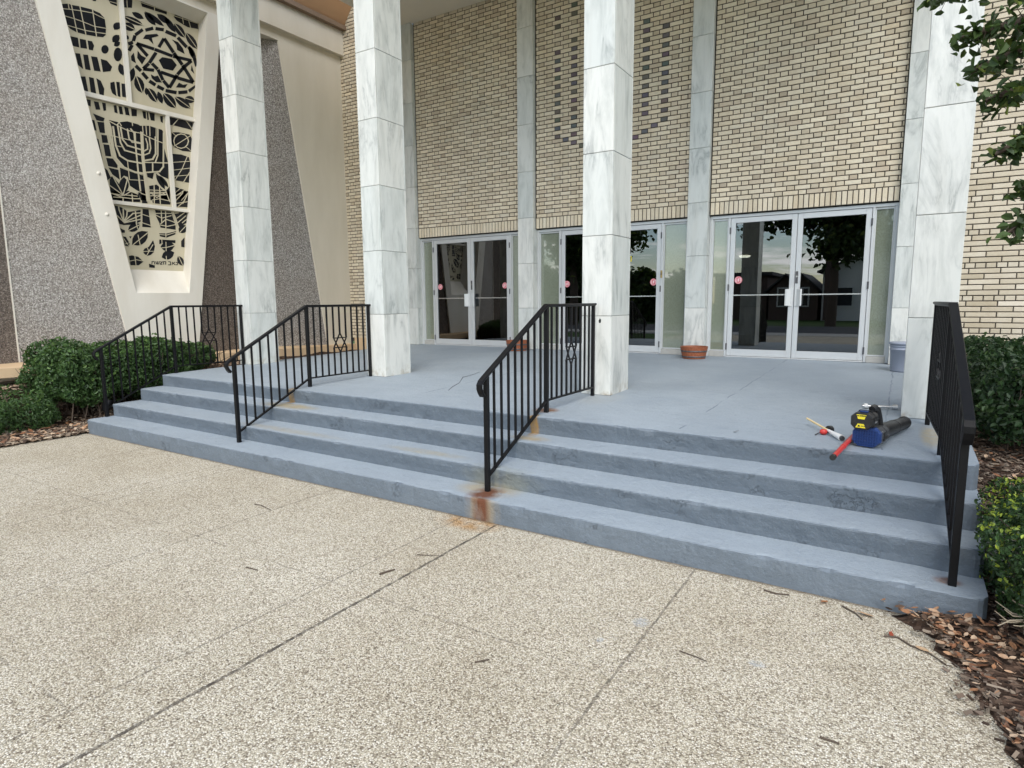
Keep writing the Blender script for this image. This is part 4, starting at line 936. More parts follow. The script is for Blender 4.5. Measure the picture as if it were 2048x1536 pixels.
ART_LEAD = [(0.0194,[(4.442,5.536),(4.483,5.192)]),(0.0194,[(4.548,5.553),(4.592,5.194)]),(0.0194,[(4.707,5.561),(4.727,5.222)]),(0.0162,[(4.405,5.529),(4.410,5.469)]),(0.0162,[(4.332,5.441),(4.433,5.467),(4.564,5.497),(4.709,5.521),(4.856,5.499)]),(0.0162,[(4.341,5.356),(4.466,5.361),(4.574,5.359),(4.705,5.348),(4.866,5.374)]),(0.0162,[(4.371,5.244),(4.575,5.252),(4.732,5.276),(4.857,5.301)]),(0.0146,[(5.187,5.878),(5.184,5.770)]),(0.0129,[(4.952,5.761),(5.041,5.770)]),(0.0162,[(5.597,6.051),(5.582,5.873)]),(0.0146,[(5.394,5.914),(5.771,5.929)]),(0.0162,[(6.004,6.014),(6.025,5.841)]),(0.0162,[(6.089,6.018),(6.138,5.822)]),(0.0146,[(5.878,5.904),(6.277,5.928)]),(0.0162,[(5.117,5.627),(5.398,5.599)]),(0.0162,[(5.876,5.796),(6.037,5.638)]),(0.0162,[(6.051,5.721),(6.231,5.531)]),(0.0162,[(5.108,5.522),(5.271,5.494)]),(0.0162,[(5.228,4.845),(5.303,4.618)]),(0.0162,[(5.616,4.701),(5.800,4.527)]),(0.0162,[(5.793,4.695),(6.046,4.581)]),(0.0162,[(5.956,4.718),(6.122,4.713)]),(0.0162,[(5.388,4.716),(5.510,4.539)]),(0.0780,[(5.240,4.031),(5.227,3.693),(5.231,3.446),(5.248,3.057)]),(0.0377,[(5.140,4.010),(5.134,3.872),(5.140,3.431),(5.149,3.184)]),(0.0327,[(5.038,4.045),(5.050,3.913),(5.090,3.873),(5.208,3.877)]),(0.0377,[(5.086,4.056),(5.131,4.007),(5.129,3.881)]),(0.0377,[(4.943,4.044),(4.957,3.884),(5.017,3.810),(5.210,3.789)]),(0.0377,[(4.903,4.073),(4.924,3.830),(4.973,3.733),(5.213,3.710)]),(0.0428,[(4.840,4.030),(4.854,3.777),(4.899,3.642),(4.999,3.593),(5.203,3.590)]),(0.0478,[(4.782,3.895),(4.822,3.619),(4.942,3.486),(5.092,3.443),(5.231,3.446)]),(0.0302,[(5.294,3.963),(5.313,3.888),(5.307,3.817),(5.254,3.777)]),(0.0302,[(5.347,3.994),(5.354,3.836),(5.328,3.762),(5.249,3.717)]),(0.0428,[(5.441,4.014),(5.425,3.770),(5.372,3.680),(5.247,3.637)]),(0.0327,[(5.487,4.144),(5.455,3.755),(5.410,3.646)]),(0.0377,[(5.572,4.102),(5.525,3.595),(5.461,3.513),(5.232,3.461)]),(0.0277,[(5.235,3.610),(5.611,3.666)]),(0.0327,[(5.367,3.629),(5.356,3.496)]),(0.0226,[(4.791,4.104),(4.889,4.070),(5.036,4.026),(5.220,4.027),(5.387,3.983),(5.539,3.953)]),(0.0201,[(4.829,3.905),(5.208,3.887)]),(0.0176,[(4.845,3.776),(4.929,3.773)]),(0.0176,[(4.876,3.484),(4.878,3.301)]),(0.0176,[(4.999,3.593),(5.004,3.321),(5.222,3.344)]),(0.0176,[(5.114,4.149),(5.115,4.111)]),(0.0176,[(5.260,4.143),(5.261,4.035)]),(0.0176,[(5.311,4.154),(5.310,4.026)]),(0.0176,[(5.367,4.167),(5.359,4.017)]),(0.0176,[(5.463,4.158),(5.451,4.016)]),(0.0226,[(4.899,4.072),(4.931,4.117),(4.955,4.075)]),(0.0201,[(5.830,4.378),(5.722,4.246)]),(0.0201,[(5.941,4.383),(6.038,4.264)]),(0.0252,[(5.963,4.065),(5.942,4.006),(5.894,3.956),(5.832,3.929),(5.774,3.932),(5.733,3.964),(5.722,4.016),(5.742,4.074),(5.789,4.123),(5.850,4.151),(5.910,4.149),(5.951,4.117),(5.963,4.065)]),(0.0176,[(5.719,3.938),(5.941,4.107)]),(0.0176,[(5.941,4.107),(6.013,4.164)]),(0.0176,[(5.919,3.967),(5.993,3.919)]),(0.0176,[(5.703,4.145),(5.764,4.102)]),(0.0176,[(5.677,3.688),(5.971,3.756)]),(0.0176,[(5.678,3.570),(5.961,3.649)]),(0.0176,[(5.687,3.478),(5.941,3.540)]),(0.0176,[(5.924,3.821),(5.824,3.615),(5.699,3.428)]),(0.0176,[(5.944,3.583),(5.829,3.411)]),(0.0151,[(5.678,3.175),(5.842,3.292)]),(0.0151,[(5.682,3.228),(5.765,3.302)]),(0.0151,[(5.773,3.124),(5.883,3.245)]),(0.0226,[(4.770,3.342),(4.889,3.099)]),(0.0226,[(4.729,3.192),(4.888,3.089)]),(0.0226,[(4.729,3.087),(4.887,3.079)]),(0.0226,[(4.908,3.091),(5.092,3.096)]),(0.0226,[(4.899,3.100),(4.976,3.326)]),(0.0226,[(4.907,3.082),(5.009,3.154),(5.104,3.128)]),(0.0201,[(5.292,3.214),(5.533,3.238)]),(0.0201,[(5.293,3.164),(5.518,3.184)]),(0.0201,[(5.360,3.295),(5.346,3.069)]),(0.0201,[(5.442,3.286),(5.430,3.080)]),(0.0201,[(5.533,3.238),(5.575,3.099)]),(0.0201,[(5.531,3.217),(5.386,3.115),(5.299,3.175)]),(0.0237,[(4.742,3.087),(4.891,3.049)]),(0.0237,[(4.762,3.040),(4.891,3.049),(5.032,3.051),(5.125,3.063)]),(0.0237,[(5.021,3.117),(5.023,3.003)]),(0.0237,[(4.891,3.049),(4.887,2.998)]),(0.0194,[(5.158,3.144),(5.234,3.129)]),(0.0194,[(5.149,2.838),(5.251,2.814)]),(0.0194,[(5.138,2.711),(5.266,2.680)]),(0.0216,[(5.299,3.181),(5.533,3.209)]),(0.0216,[(5.295,3.128),(5.540,3.179)]),(0.0216,[(5.316,3.070),(5.425,3.102),(5.587,3.087)]),(0.0216,[(5.444,3.218),(5.432,3.023)]),(0.0216,[(5.358,3.206),(5.339,3.025)]),(0.0216,[(5.541,3.197),(5.587,3.078)]),(0.0216,[(5.688,3.181),(5.776,3.229)]),(0.0216,[(5.682,3.108),(5.796,3.231),(5.808,3.269)]),(0.0216,[(5.678,3.063),(5.882,3.116)]),(0.0216,[(5.793,3.077),(5.893,3.254)]),(0.0216,[(5.712,3.017),(5.805,3.106)]),(0.0280,[(4.816,2.922),(4.819,2.864),(4.870,2.702)]),(0.0280,[(4.877,2.879),(4.870,2.702)]),(0.0280,[(4.932,2.861),(4.918,2.783),(4.870,2.702)]),(0.0280,[(4.878,2.703),(5.013,2.836),(5.125,2.857)]),(0.0280,[(4.877,2.694),(5.122,2.822)]),(0.0280,[(4.876,2.686),(5.117,2.761)]),(0.0280,[(5.049,2.865),(5.051,2.686)]),(0.0280,[(4.787,2.777),(4.869,2.697)]),(0.0194,[(4.920,2.575),(5.102,2.682)]),(0.0173,[(5.044,2.702),(5.062,2.618)]),(0.0194,[(4.974,2.374),(5.204,2.570)]),(0.0194,[(5.058,2.523),(5.076,2.385)]),(0.0173,[(5.119,2.284),(5.273,2.298)]),(0.0173,[(5.177,2.349),(5.198,2.289),(5.157,2.220)]),(0.0173,[(5.269,2.399),(5.198,2.289)]),(0.0173,[(4.985,2.215),(4.990,2.068)]),(0.0173,[(4.898,2.128),(5.006,2.155),(5.107,2.139)]),(0.0151,[(4.848,2.454),(4.913,2.348)]),(0.0151,[(4.866,2.379),(4.926,2.401)]),(0.0237,[(5.353,2.873),(5.590,2.900)]),(0.0237,[(5.350,2.847),(5.437,2.812),(5.587,2.864)]),(0.0237,[(5.437,2.918),(5.431,2.740)]),(0.0237,[(5.505,2.926),(5.486,2.639)]),(0.0237,[(5.411,2.721),(5.500,2.801),(5.608,2.776),(5.653,2.753)]),(0.0237,[(5.410,2.703),(5.518,2.695),(5.651,2.735)]),(0.0237,[(5.601,2.919),(5.651,2.726)]),(0.0173,[(5.380,2.558),(5.489,2.558),(5.642,2.616)]),(0.0173,[(5.483,2.594),(5.476,2.517)]),(0.0173,[(5.410,2.485),(5.409,2.418)]),(0.0194,[(5.390,2.354),(5.492,2.374),(5.602,2.409)]),(0.0151,[(5.471,2.449),(5.464,2.314)]),(0.0151,[(5.457,2.232),(5.457,2.169)]),(0.0151,[(5.654,2.243),(5.714,2.099)]),(0.0151,[(5.708,2.622),(5.818,2.733)]),(0.0216,[(5.647,2.906),(5.704,2.922)]),(0.0216,[(5.679,2.837),(5.810,2.938)]),(0.0216,[(5.682,2.765),(5.826,2.889)]),(0.0216,[(5.759,2.773),(5.836,2.836)]),(0.0216,[(5.620,2.921),(5.695,2.694)])]
ART_TEXT = [[(5.227,2.138),(5.269,2.142),(5.275,2.098)],[(5.238,2.139),(5.228,2.103)],[(5.292,2.147),(5.299,2.106),(5.334,2.108),(5.348,2.149)],[(5.321,2.148),(5.312,2.107)],[(5.364,2.148),(5.381,2.129),(5.353,2.105),(5.389,2.105)],[(5.397,2.148),(5.380,2.128)],[(5.410,2.102),(5.411,2.149),(5.448,2.149),(5.440,2.103)],[(5.487,2.151),(5.524,2.149),(5.519,2.103)],[(5.479,2.101),(5.525,2.103)],[(5.546,2.148),(5.587,2.104)],[(5.587,2.150),(5.572,2.131)],[(5.552,2.132),(5.544,2.104)],[(5.602,2.147),(5.634,2.143),(5.629,2.108),(5.595,2.106)]]

# ------------------------------------------------------------------ stone-chip wall on the left with the pierced window
XW = -9.60
hall = thing('stone_chip_wall', 'tall side wall of folded stone-chip panels between tapered cream piers', 'wall', (-9.6, 5.2, 0.6))
def lerp(a, b, t): return a + (b - a) * t
def wy(p, q, z):          # y on the slanted line through p, q at height z
    return lerp(p[0], q[0], (z - p[1]) / (q[1] - p[1]))
OL, OR = ((4.70, 0.82), (3.80, 6.06)), ((5.755, 0.90), (6.52, 6.06))
IL, IR = ((4.84, 1.654), (4.115, 6.035)), ((5.646, 1.657), (6.288, 6.035))
PL = ((8.40, 0.66), (7.60, 6.06))
XB = -9.85
BL, BR = ((4.905, 2.01), (4.215, 5.93)), ((5.718, 2.01), (6.29, 5.93))
wf = thing('screen_window', 'tapered window of dark glass behind a buff pierced screen with star and branched lamp', 'window', (XW, 5.2, 0.7))
mb = MB()
def ring(a, b):  # quads between 2 loops
    n = len(a)
    for i in range(n):
        mb.quad(a[i], a[(i + 1) % n], b[(i + 1) % n], b[i])
zb0 = 0.70
of = [(XW, wy(*OL, zb0), zb0), (XW, wy(*OR, zb0), zb0), (XW, wy(*OR, 6.06), 6.06), (XW, wy(*OL, 6.06), 6.06)]
inn = [(XW, IL[0][0], 1.655), (XW, IR[0][0], 1.657), (XW, IR[1][0], 6.035), (XW, IL[1][0], 6.035)]
bk = [(XB, BL[0][0], BL[0][1]), (XB, BR[0][0], BR[0][1]), (XB, BR[1][0], BR[1][1]), (XB, BL[1][0], BL[1][1])]
ob = [(-10.1, y, z) for x, y, z in of]
ring(of, inn); ring(inn, bk); ring(ob, of)
obj('frame', mb, 'stucco', wf)
mb = MB()
mb.prism([(XB + 0.001, y, z) for x, y, z in [(0, 4.80, 1.99), (0, 5.80, 1.99), (0, 6.36, 5.97), (0, 4.14, 5.97)]], (-0.05, 0, 0))
scr = obj('screen', mb, 'screen', wf)
def yzpoly(mb, pts, x0, th):
    mb.prism([(x0, y, z) for y, z in pts], (th, 0, 0))
def inside(y, z):
    return wy(*BL, z) - 0.02 < y < wy(*BR, z) + 0.02 and 2.0 < z < 5.95
mb = MB()
for poly in ART_GLASS:
    pts = [(min(max(y, wy(*BL, z) - 0.01), wy(*BR, z) + 0.01), min(max(z, 2.0), 5.935)) for y, z in poly]
    yzpoly(mb, pts, XB + 0.0012, 0.003)
obj('glass_pieces', mb, 'stainedglass', wf)
mb = MB()
for w, pts in ART_LEAD:
    for (y0, z0), (y1, z1) in zip(pts[:-1], pts[1:]):
        if not (inside(y0, z0) or inside(y1, z1)): continue
        d = Vector((0, y1 - y0, z1 - z0))
        if d.length < 1e-3: continue
        e = d.normalized() * w * 0.25
        mb.bar(Vector((XB + 0.0075, y0, z0)) - e, Vector((XB + 0.0075, y1, z1)) + e, w * 0.52, 0.007 + 0.0012 * rng.uniform(), (1, 0, 0))
obj('tracery', mb, 'screen', wf)
mb = MB()
for pts in ART_TEXT:
    for (y0, z0), (y1, z1) in zip(pts[:-1], pts[1:]):
        mb.bar((XB + 0.003, y0, z0), (XB + 0.003, y1, z1), 0.012, 0.003, (1, 0, 0))
obj('lettering', mb, 'ink', wf)
mb = MB()
def yzbar(y0, z0, y1, z1, w): mb.bar((XB + 0.035, y0, z0), (XB + 0.035, y1, z1), w, 0.055, (1, 0, 0))
yzbar(4.46, 4.392, 6.12, 4.405, 0.062); yzbar(4.70, 2.965, 5.89, 2.965, 0.05)
mb.bar((XB + 0.034, 5.085, 4.42), (XB + 0.034, 5.085, 5.96), 0.055, 0.05, (1, 0, 0)); mb.bar((XB + 0.034, 5.63, 2.99), (XB + 0.034, 5.63, 4.37), 0.05, 0.05, (1, 0, 0))
obj('mullion', mb, 'stucco', wf)
mb = MB()
for y, z in ((4.59, 3.27), (4.64, 2.86)): mb.lathe((0, 0, 0), [(0.0, 0.018), (0.02, 0.012), (0.026, 0.0)], 12)
vs = mb.v; mb.v = []
for i, (x, y, z) in enumerate(vs):
    cy_, cz_ = ((4.475, 3.30), (4.535, 2.75))[i // 36]
    mb.v.append((XW + z, cy_ + x, cz_ + y))
obj('bolt_cap', mb, 'stucco', wf)

def fold(ya, ya2, yb_, xa, xb_, za, zb_, n=14):
    """twisted panel from a slanted pier edge (ya at the bottom, ya2 at the top) to the vertical fold at yb_"""
    mb = MB()
    vs = []
    for j in range(n + 1):
        t = j / n; z = lerp(za, zb_, t); y0 = lerp(ya, ya2, t)
        for i in range(9):
            u = i / 8
            vs.append((lerp(xa, xb_, u), lerp(y0, yb_, u), z))
    mb.faces(vs, [(j * 9 + i, j * 9 + i + 1, (j + 1) * 9 + i + 1, (j + 1) * 9 + i) for j in range(n) for i in range(8)], True)
    return mb
XF = -9.97
def chip_panel(mbp, mat, lab):
    o = obj('stone_chip_panel', mbp, mat, hall); o['label'] = lab
chip_panel(fold(wy(*OL, 0.6), wy(*OL, 6.06), 3.444, XW - 0.035, XF, 0.6, 6.06), 'chips_grey', 'pale grey panel left of the window')
chip_panel(fold(2.14, 2.9, 3.444, XW - 0.035, XF, 0.6, 6.06), 'chips_brown', 'brown panel at the far left')
chip_panel(fold(wy(*OR, 0.6), wy(*OR, 6.06), 7.06, XW - 0.035, XF, 0.6, 6.06), 'chips_brown', 'brown panel right of the window')
chip_panel(fold(wy(*PL, 0.6), wy(*PL, 6.06), 7.06, XW - 0.035, XF, 0.6, 6.06), 'chips_grey', 'pale grey panel beside the tan pier')
mb = MB(); mb.box(XF - 0.002, XF + 0.016, 3.436, 3.452, 0.6, 6.06); mb.box(XF - 0.002, XF + 0.016, 7.052, 7.068, 0.6, 6.06)
obj('corner_bead', mb, 'stucco', hall)
mb = MB(); mb.prism([(XW - 0.001, wy(*PL, 0.6), 0.6), (XW - 0.001, 9.038, 0.6), (XW - 0.001, 9.038, 6.06), (XW - 0.001, wy(*PL, 6.06), 6.06)], (-0.4, 0, 0))
obj('pier', mb, 'stucco_tan', hall)
mb = MB(); mb.prism([(XW - 0.002, 1.0, 6.0605), (XW - 0.002, 9.036, 6.0605), (XW - 0.002, 9.036, 6.30), (XW - 0.002, 1.0, 6.30)], (-0.5, 0, 0))
obj('lintel', mb, 'stucco_tan', hall)
mb = MB(); mb.box(-10.0, -9.50, 1.0, 9.028, 6.22, 6.66); obj('fascia', mb, 'stucco_tan', hall)
mb = MB(); mb.box(-9.58, -9.40, 1.0, 9.028, 6.661, 6.74); obj('eave_trim', mb, 'trim_brown', hall)
mb = MB(); mb.prism([(-9.46, 1.0, 6.742), (-9.46, 9.028, 6.742), (-8.30, 9.028, 8.3), (-8.30, 1.0, 8.3)], (-0.05, 0, 0.05)); obj('sloping_eave', mb, 'eave', hall)
mb = MB()
za = lambda y: lerp(0.708, 0.655, (y - 3.1) / 5.2)
mb.hexa([(-10.0, 1.0, 0.625), (-9.45, 1.0, 0.625), (-9.45, 8.984, 0.49), (-10.0, 8.984, 0.49), (-10.0, 1.0, za(1) + 0.03), (-9.45, 1.0, za(1)), (-9.45, 8.984, za(8.98)), (-10.0, 8.984, za(8.98) + 0.03)])
obj('base_curb', mb, 'curb', hall)
mb = MB(); mb.box(-10.0, -9.53, 1.0, 8.98, 0.0, 0.485); obj('footing', mb, 'concrete', hall)
mb = MB(); mb.box(-10.6, -10.11, 1.0, 9.2, 0.0, 8.3); obj('backing', mb, 'stucco_tan', hall)

# ------------------------------------------------------------------ iron rails
CAP = [(-0.020, -0.010), (0.020, -0.010), (0.024, 0.0), (0.022, 0.007), (0.015, 0.009), (0.011, 0.016), (-0.011, 0.016), (-0.015, 0.009), (-0.022, 0.007), (-0.024, 0.0)]
def rail(X0, X1, Y0, Y1, Y2, lab, zt_=1.462):
    zl = zt(1, X0)
    t = thing('iron_handrail', lab, 'handrail', (X0, Y0, zl), 'black iron handrails across the steps')
    ex = lambda y: X0 + (X1 - X0) * (y - Y0) / (Y2 - Y0)
    zm = plat_z(X0, Y1)
    slope = (zt_ - 0.985) / (Y1 - Y0)
    ztop = lambda y: zt_ if y >= Y1 else zt_ - slope * (Y1 - y)
    zlow = lambda y: 0.686 if y >= Y1 else 0.686 - (0.686 - 0.262) * (Y1 - y) / (Y1 - Y0 - 0.02)
    P = lambda y, z: (ex(y), y, z)
    for y, z0, z1, w in ((Y0, zl - 0.01, ztop(Y0) - 0.008, 0.034), (Y1, zm - 0.01, zt_ - 0.009, 0.034), (Y2, plat_z(X1, Y2) - 0.01, zt_ - 0.009, 0.030)):
        mb = MB(); mb.bbox(ex(y) - w / 2, ex(y) + w / 2, y - w / 2, y + w / 2, z0, z1, 0.003)
        obj('post', mb, 'black', t)
    # cap rail, ending in a downward curl past the low post
    path = [P(Y2 + 0.025, zt_), P(Y1, zt_), P(Y0 - 0.03, ztop(Y0 - 0.03))]
    q0 = Y0 - 0.03; zq = ztop(q0)
    path += [P(q0 - 0.035, zq - 0.022), P(q0 - 0.052, zq - 0.045), P(q0 - 0.052, zq - 0.070), P(q0 - 0.038, zq - 0.098), P(q0 - 0.016, zq - 0.125)]
    mb = MB()
    dx = (X1 - X0) / (Y2 - Y0)
    mb.sweep([(X0, p[1], p[2]) for p in path], CAP)
    mb.v = [(v[0] + dx * (v[1] - Y0), v[1], v[2]) for v in mb.v]
    obj('cap_rail', mb, 'black', t)
    mb = MB(); mb.bar(P(Y0 + 0.017, zlow(Y0 + 0.017)), P(Y1 - 0.017, zlow(Y1 - 0.017)), 0.026, 0.013, (0, 0, 1)); obj('lower_rail', mb, 'black', t)
    mb = MB(); mb.bar(P(Y1 + 0.017, 0.686), P(Y2 - 0.015, 0.686), 0.026, 0.013, (0, 0, 1)); obj('lower_rail', mb, 'black', t)
    b = 0.0075
    for i in range(8):
        y = Y0 + (Y1 - Y0) * (i + 1) / 9
        mb = MB(); mb.box(ex(y) - b, ex(y) + b, y - b, y + b, zlow(y) + 0.006, ztop(y) - 0.010); obj('baluster', mb, 'black', t)
    sp = (Y2 - Y1) / 10
    yc, zc, R = Y1 + sp * 5, 1.045, 0.108
    for i in range(9):
        if i in (3, 4, 5): continue
        y = Y1 + sp * (i + 1)
        mb = MB(); mb.box(ex(y) - b, ex(y) + b, y - b, y + b, 0.692, zt_ - 0.010); obj('baluster', mb, 'black', t)
    for i in (-1, 0, 1):
        y = yc + i * sp
        v = R * 0.866
        for s in (1, -1):
            mb = MB()
            ze = zt_ - 0.010 if s == 1 else 0.692
            if i == 0:
                zj = zc + s * (R - 0.004)
            else:
                zj = zc + s * (R * 0.5 + 0.022)
                mb.bar(P(y, zj), P(yc + i * v, zc + s * R * 0.5), 0.0148, 0.0148, (1, 0, 0))
            mb.box(ex(y) - b, ex(y) + b, y - b, y + b, min(zj, ze), max(zj, ze))
            obj('star_baluster', mb, 'black', t)
    mb = MB()
    for s in (1, -1):
        pts = [P(yc + R * math.sin(a), zc + s * R * math.cos(a)) for a in (0, 2 * math.pi / 3, 4 * math.pi / 3)]
        for k in range(3):
            mb.bar(pts[k], pts[(k + 1) % 3], 0.0115, 0.011 + 0.0006 * s, (1, 0, 0))
    obj('star_emblem', mb, 'black', t)
    return t
rail(-8.0, -7.985, 3.57, 4.44, 5.42, 'black iron handrail with star emblem standing in front of the clipped hedge')
rail(-5.39, -5.385, 3.555, 4.435, 5.335, 'black iron handrail running back to the second marble column')
rail(-2.44, -2.435, 3.525, 4.385, 5.275, 'black iron handrail with red-brown rust run down the step below its low post')
rail(0.277, 0.192, 3.46, 4.335, 5.24, 'black iron handrail at the right end of the steps beside the leaf blower')

# ------------------------------------------------------------------ tubs, bucket, lamps
def tub(x, y, lab):
    z = plat_z(x, y) + 0.002
    t = thing('barrel_planter', lab, 'planter', (x, y, z), 'low wooden barrel planters')
    mb = MB()
    n = 26
    for k in range(n):
        a0, a1 = 2 * math.pi * (k + 0.02) / n, 2 * math.pi * (k + 0.98) / n
        rb, rt, h, th = 0.155, 0.19, 0.168, 0.016
        pts = []
        for r, zz in ((rb, 0), (rt, h)):
            for rr in (r, r - th):
                for a in (a0, a1):
                    pts.append((x + rr * math.cos(a), y + rr * math.sin(a), z + zz))
        mb.hexa([pts[0], pts[1], pts[3], pts[2], pts[4], pts[5], pts[7], pts[6]])
    obj('staves', mb, 'planterwood', t)
    for zz in (0.018, 0.095):
        mb = MB(); r = 0.155 + 0.035 * zz / 0.168
        mb.lathe((x, y, z + zz), [(r + 0.001, 0), (r + 0.005, 0.001), (r + 0.009, 0.019), (r + 0.004, 0.02), (r + 0.001, 0)], 40); obj('hoop', mb, 'steel_dark', t)
    mb = MB(); mb.lathe((x, y, z + 0.13), [(0.168, 0.0), (0.10, 0.008), (0.0, 0.012)], 24); obj('soil', mb, 'soil', t)
    return t
tub(-2.47, 8.72, 'low wooden barrel planter in front of the pilaster left of the last door')
tub(-5.40, 8.72, 'low wooden barrel planter seen through the rusty handrail')
bx, by = 0.035, 8.35
bz_ = plat_z(bx, by) + 0.002
bk_ = thing('plastic_bucket', 'grey plastic bucket with a ribbed rim half hidden behind the right column', 'bucket', (bx, by, bz_))
mb = MB(); mb.lathe((bx, by, bz_), [(0.0, 0.0), (0.125, 0.0), (0.130, 0.01), (0.142, 0.245), (0.149, 0.247), (0.149, 0.256), (0.143, 0.258), (0.144, 0.285), (0.151, 0.287), (0.151, 0.296), (0.145, 0.298), (0.146, 0.312), (0.140, 0.312), (0.128, 0.03), (0, 0.03)], 32); obj('tub', mb, 'bucket', bk_)
mb = MB(); mb.lathe((bx, by, bz_ + 0.33), [(0.0, 0.004), (0.145, 0.004), (0.158, 0.0), (0.158, -0.02), (0.150, -0.022), (0.150, -0.010)], 32); obj('lid', mb, 'bucket', bk_)

def flood(x, y, z, aim, lab, lift):
    t = thing('garden_floodlight', lab, 'floodlight', (x, y, z), 'small black garden floodlights')
    h = Vector((x, y, z + lift)); a = Vector(aim).normalized()
    mb = MB(); mb.tube([(x, y, z - 0.05), (x + 0.01, y, z + lift * 0.6), tuple(h - a * 0.05)], 0.010, 8); obj('stake', mb, 'black', t)
    mb = MB(); mb.tube([h - a * 0.09, h - a * 0.075, h - a * 0.02, h + a * 0.045], [0.022, 0.036, 0.052, 0.060], 16); mb.tube([h + a * 0.045, h + a * 0.052], [0.066, 0.066], 16); obj('lamp_head', mb, 'black', t)
    mb = MB(); mb.tube([h + a * 0.0525, h + a * 0.056], [0.054, 0.050], 16); obj('lens', mb, 'window_dark', t)
flood(-8.30, 3.72, 0.05, (-0.3, 0.5, 0.9), 'black floodlight tucked under the hedge beside the low end of the steps', 0.20)
flood(0.70, 8.5, 0.50, (-0.3, -0.2, 1.0), 'black floodlight on a stake above the dark hedge right of the column', 0.43)

# ------------------------------------------------------------------ leaf blower and loose tools
PZ = plat_z(-0.15, 4.4) + 0.004
ax = Vector((0.235, 0.97, 0)).normalized()
sdv = Vector((ax.y, -ax.x, 0))
U = Vector((0, 0, 1))
O = Vector((-0.150, 4.31, PZ))
def L(a, s, u): return O + ax * a + sdv * s + U * u
bl = thing('leaf_blower', 'black battery leaf blower with a blue intake grille lying on the landing', 'leaf blower', tuple(O))
def octo(w, h, c):
    return [(-w / 2 + c, 0), (w / 2 - c, 0), (w / 2, c), (w / 2, h - c), (w / 2 - c, h), (-w / 2 + c, h), (-w / 2, h - c), (-w / 2, c)]
def loft(mb, secs, smooth=False):
    rings = [[L(a, s0 + s, u0 + u) for s, u in prof] for a, s0, u0, prof in secs]
    n = len(rings[0])
    mb.faces([p for r in rings for p in r], [(i * n + k, i * n + (k + 1) % n, (i + 1) * n + (k + 1) % n, (i + 1) * n + k) for i in range(len(rings) - 1) for k in range(n)], smooth)
    mb.quad(*rings[0][::-1]); mb.quad(*rings[-1])
# intake housing
mb = MB(); loft(mb, [(0.0, 0, 0.004, octo(0.150, 0.118, 0.032)), (0.022, 0, 0.002, octo(0.160, 0.124, 0.032)), (0.05, 0, 0.004, octo(0.154, 0.118, 0.03))])
ig = obj('intake_cover', mb, 'toolblue', bl)
mb = MB()
for k in range(-4, 5):
    mb.bar(L(-0.004, k * 0.0145, 0.016), L(-0.004, k * 0.0145, 0.110), 0.0045, 0.006, tuple(ax))
for k in range(6):
    mb.bar(L(-0.0035, -0.064, 0.022 + k * 0.017), L(-0.0035, 0.064, 0.022 + k * 0.017), 0.0045, 0.006, tuple(ax))
obj('intake_grille', mb, 'toolblue', ig)
mb = MB(); loft(mb, [(0.051, 0.002, 0.006, octo(0.142, 0.112, 0.028)), (0.16, 0.006, 0.006, octo(0.132, 0.108, 0.026)), (0.24, 0.010, 0.008, octo(0.112, 0.098, 0.024))]); obj('motor_housing', mb, 'toolgrey', bl)
mb = MB(); mb.bar(L(0.09, 0.076, 0.04), L(0.20, 0.070, 0.045), 0.012, 0.012); mb.bar(L(0.10, 0.074, 0.075), L(0.19, 0.069, 0.075), 0.006, 0.01); obj('side_vent', mb, 'toolblack', bl)
cir = lambda r, n=20: [(r * math.cos(2 * math.pi * k / n), r + r * math.sin(2 * math.pi * k / n)) for k in range(n)]
mb = MB(); loft(mb, [(0.235, 0.012, 0.008, cir(0.048)), (0.30, 0.014, 0.010, cir(0.050)), (0.52, 0.02, 0.006, cir(0.046)), (0.74, 0.02, 0.004, cir(0.041)), (0.745, 0.02, 0.002, cir(0.044)), (0.775, 0.02, 0.002, cir(0.044))], True); tb = obj('blower_tube', mb, 'toolblack', bl)
mb = MB(); loft(mb, [(0.7755, 0.02, 0.010, cir(0.036)), (0.7765, 0.02, 0.010, cir(0.036))]); obj('tube_mouth', mb, 'ink', tb)
# seams, vents and screws
mb = MB(); loft(mb, [(0.505, 0.0195, 0.0055, cir(0.0475)), (0.513, 0.0195, 0.0055, cir(0.0475))], True); obj('tube_collar', mb, 'toolblack', tb)
for k in range(5):
    mb = MB(); mb.bar(L(0.100 + k * 0.024, 0.0735 - k * 0.0022, 0.040), L(0.112 + k * 0.024, 0.0725 - k * 0.0022, 0.082), 0.006, 0.008, tuple(sdv)); obj('vent_slot', mb, 'ink', bl)
mb = MB(); loft(mb, [(0.150, 0.0055, 0.0050, octo(0.136, 0.1105, 0.027)), (0.1535, 0.0055, 0.0050, octo(0.136, 0.1105, 0.027))]); obj('housing_seam', mb, 'ink', bl)
for q in ((0.066, 0.030), (0.066, 0.095), (0.225, 0.050)):
    mb = MB(); cc = L(q[0], 0.0715 if q[0] < 0.1 else 0.066, q[1]); mb.tube([cc, cc + sdv * 0.004], 0.0045, 10); obj('screw', mb, 'chrome', bl)
mb = MB(); mb.tube([L(0.155, 0.004, 0.190), L(0.175, 0.004, 0.178), L(0.180, 0.004, 0.165)], [0.010, 0.009, 0.006], 8); obj('trigger', mb, 'toolblue', bl)
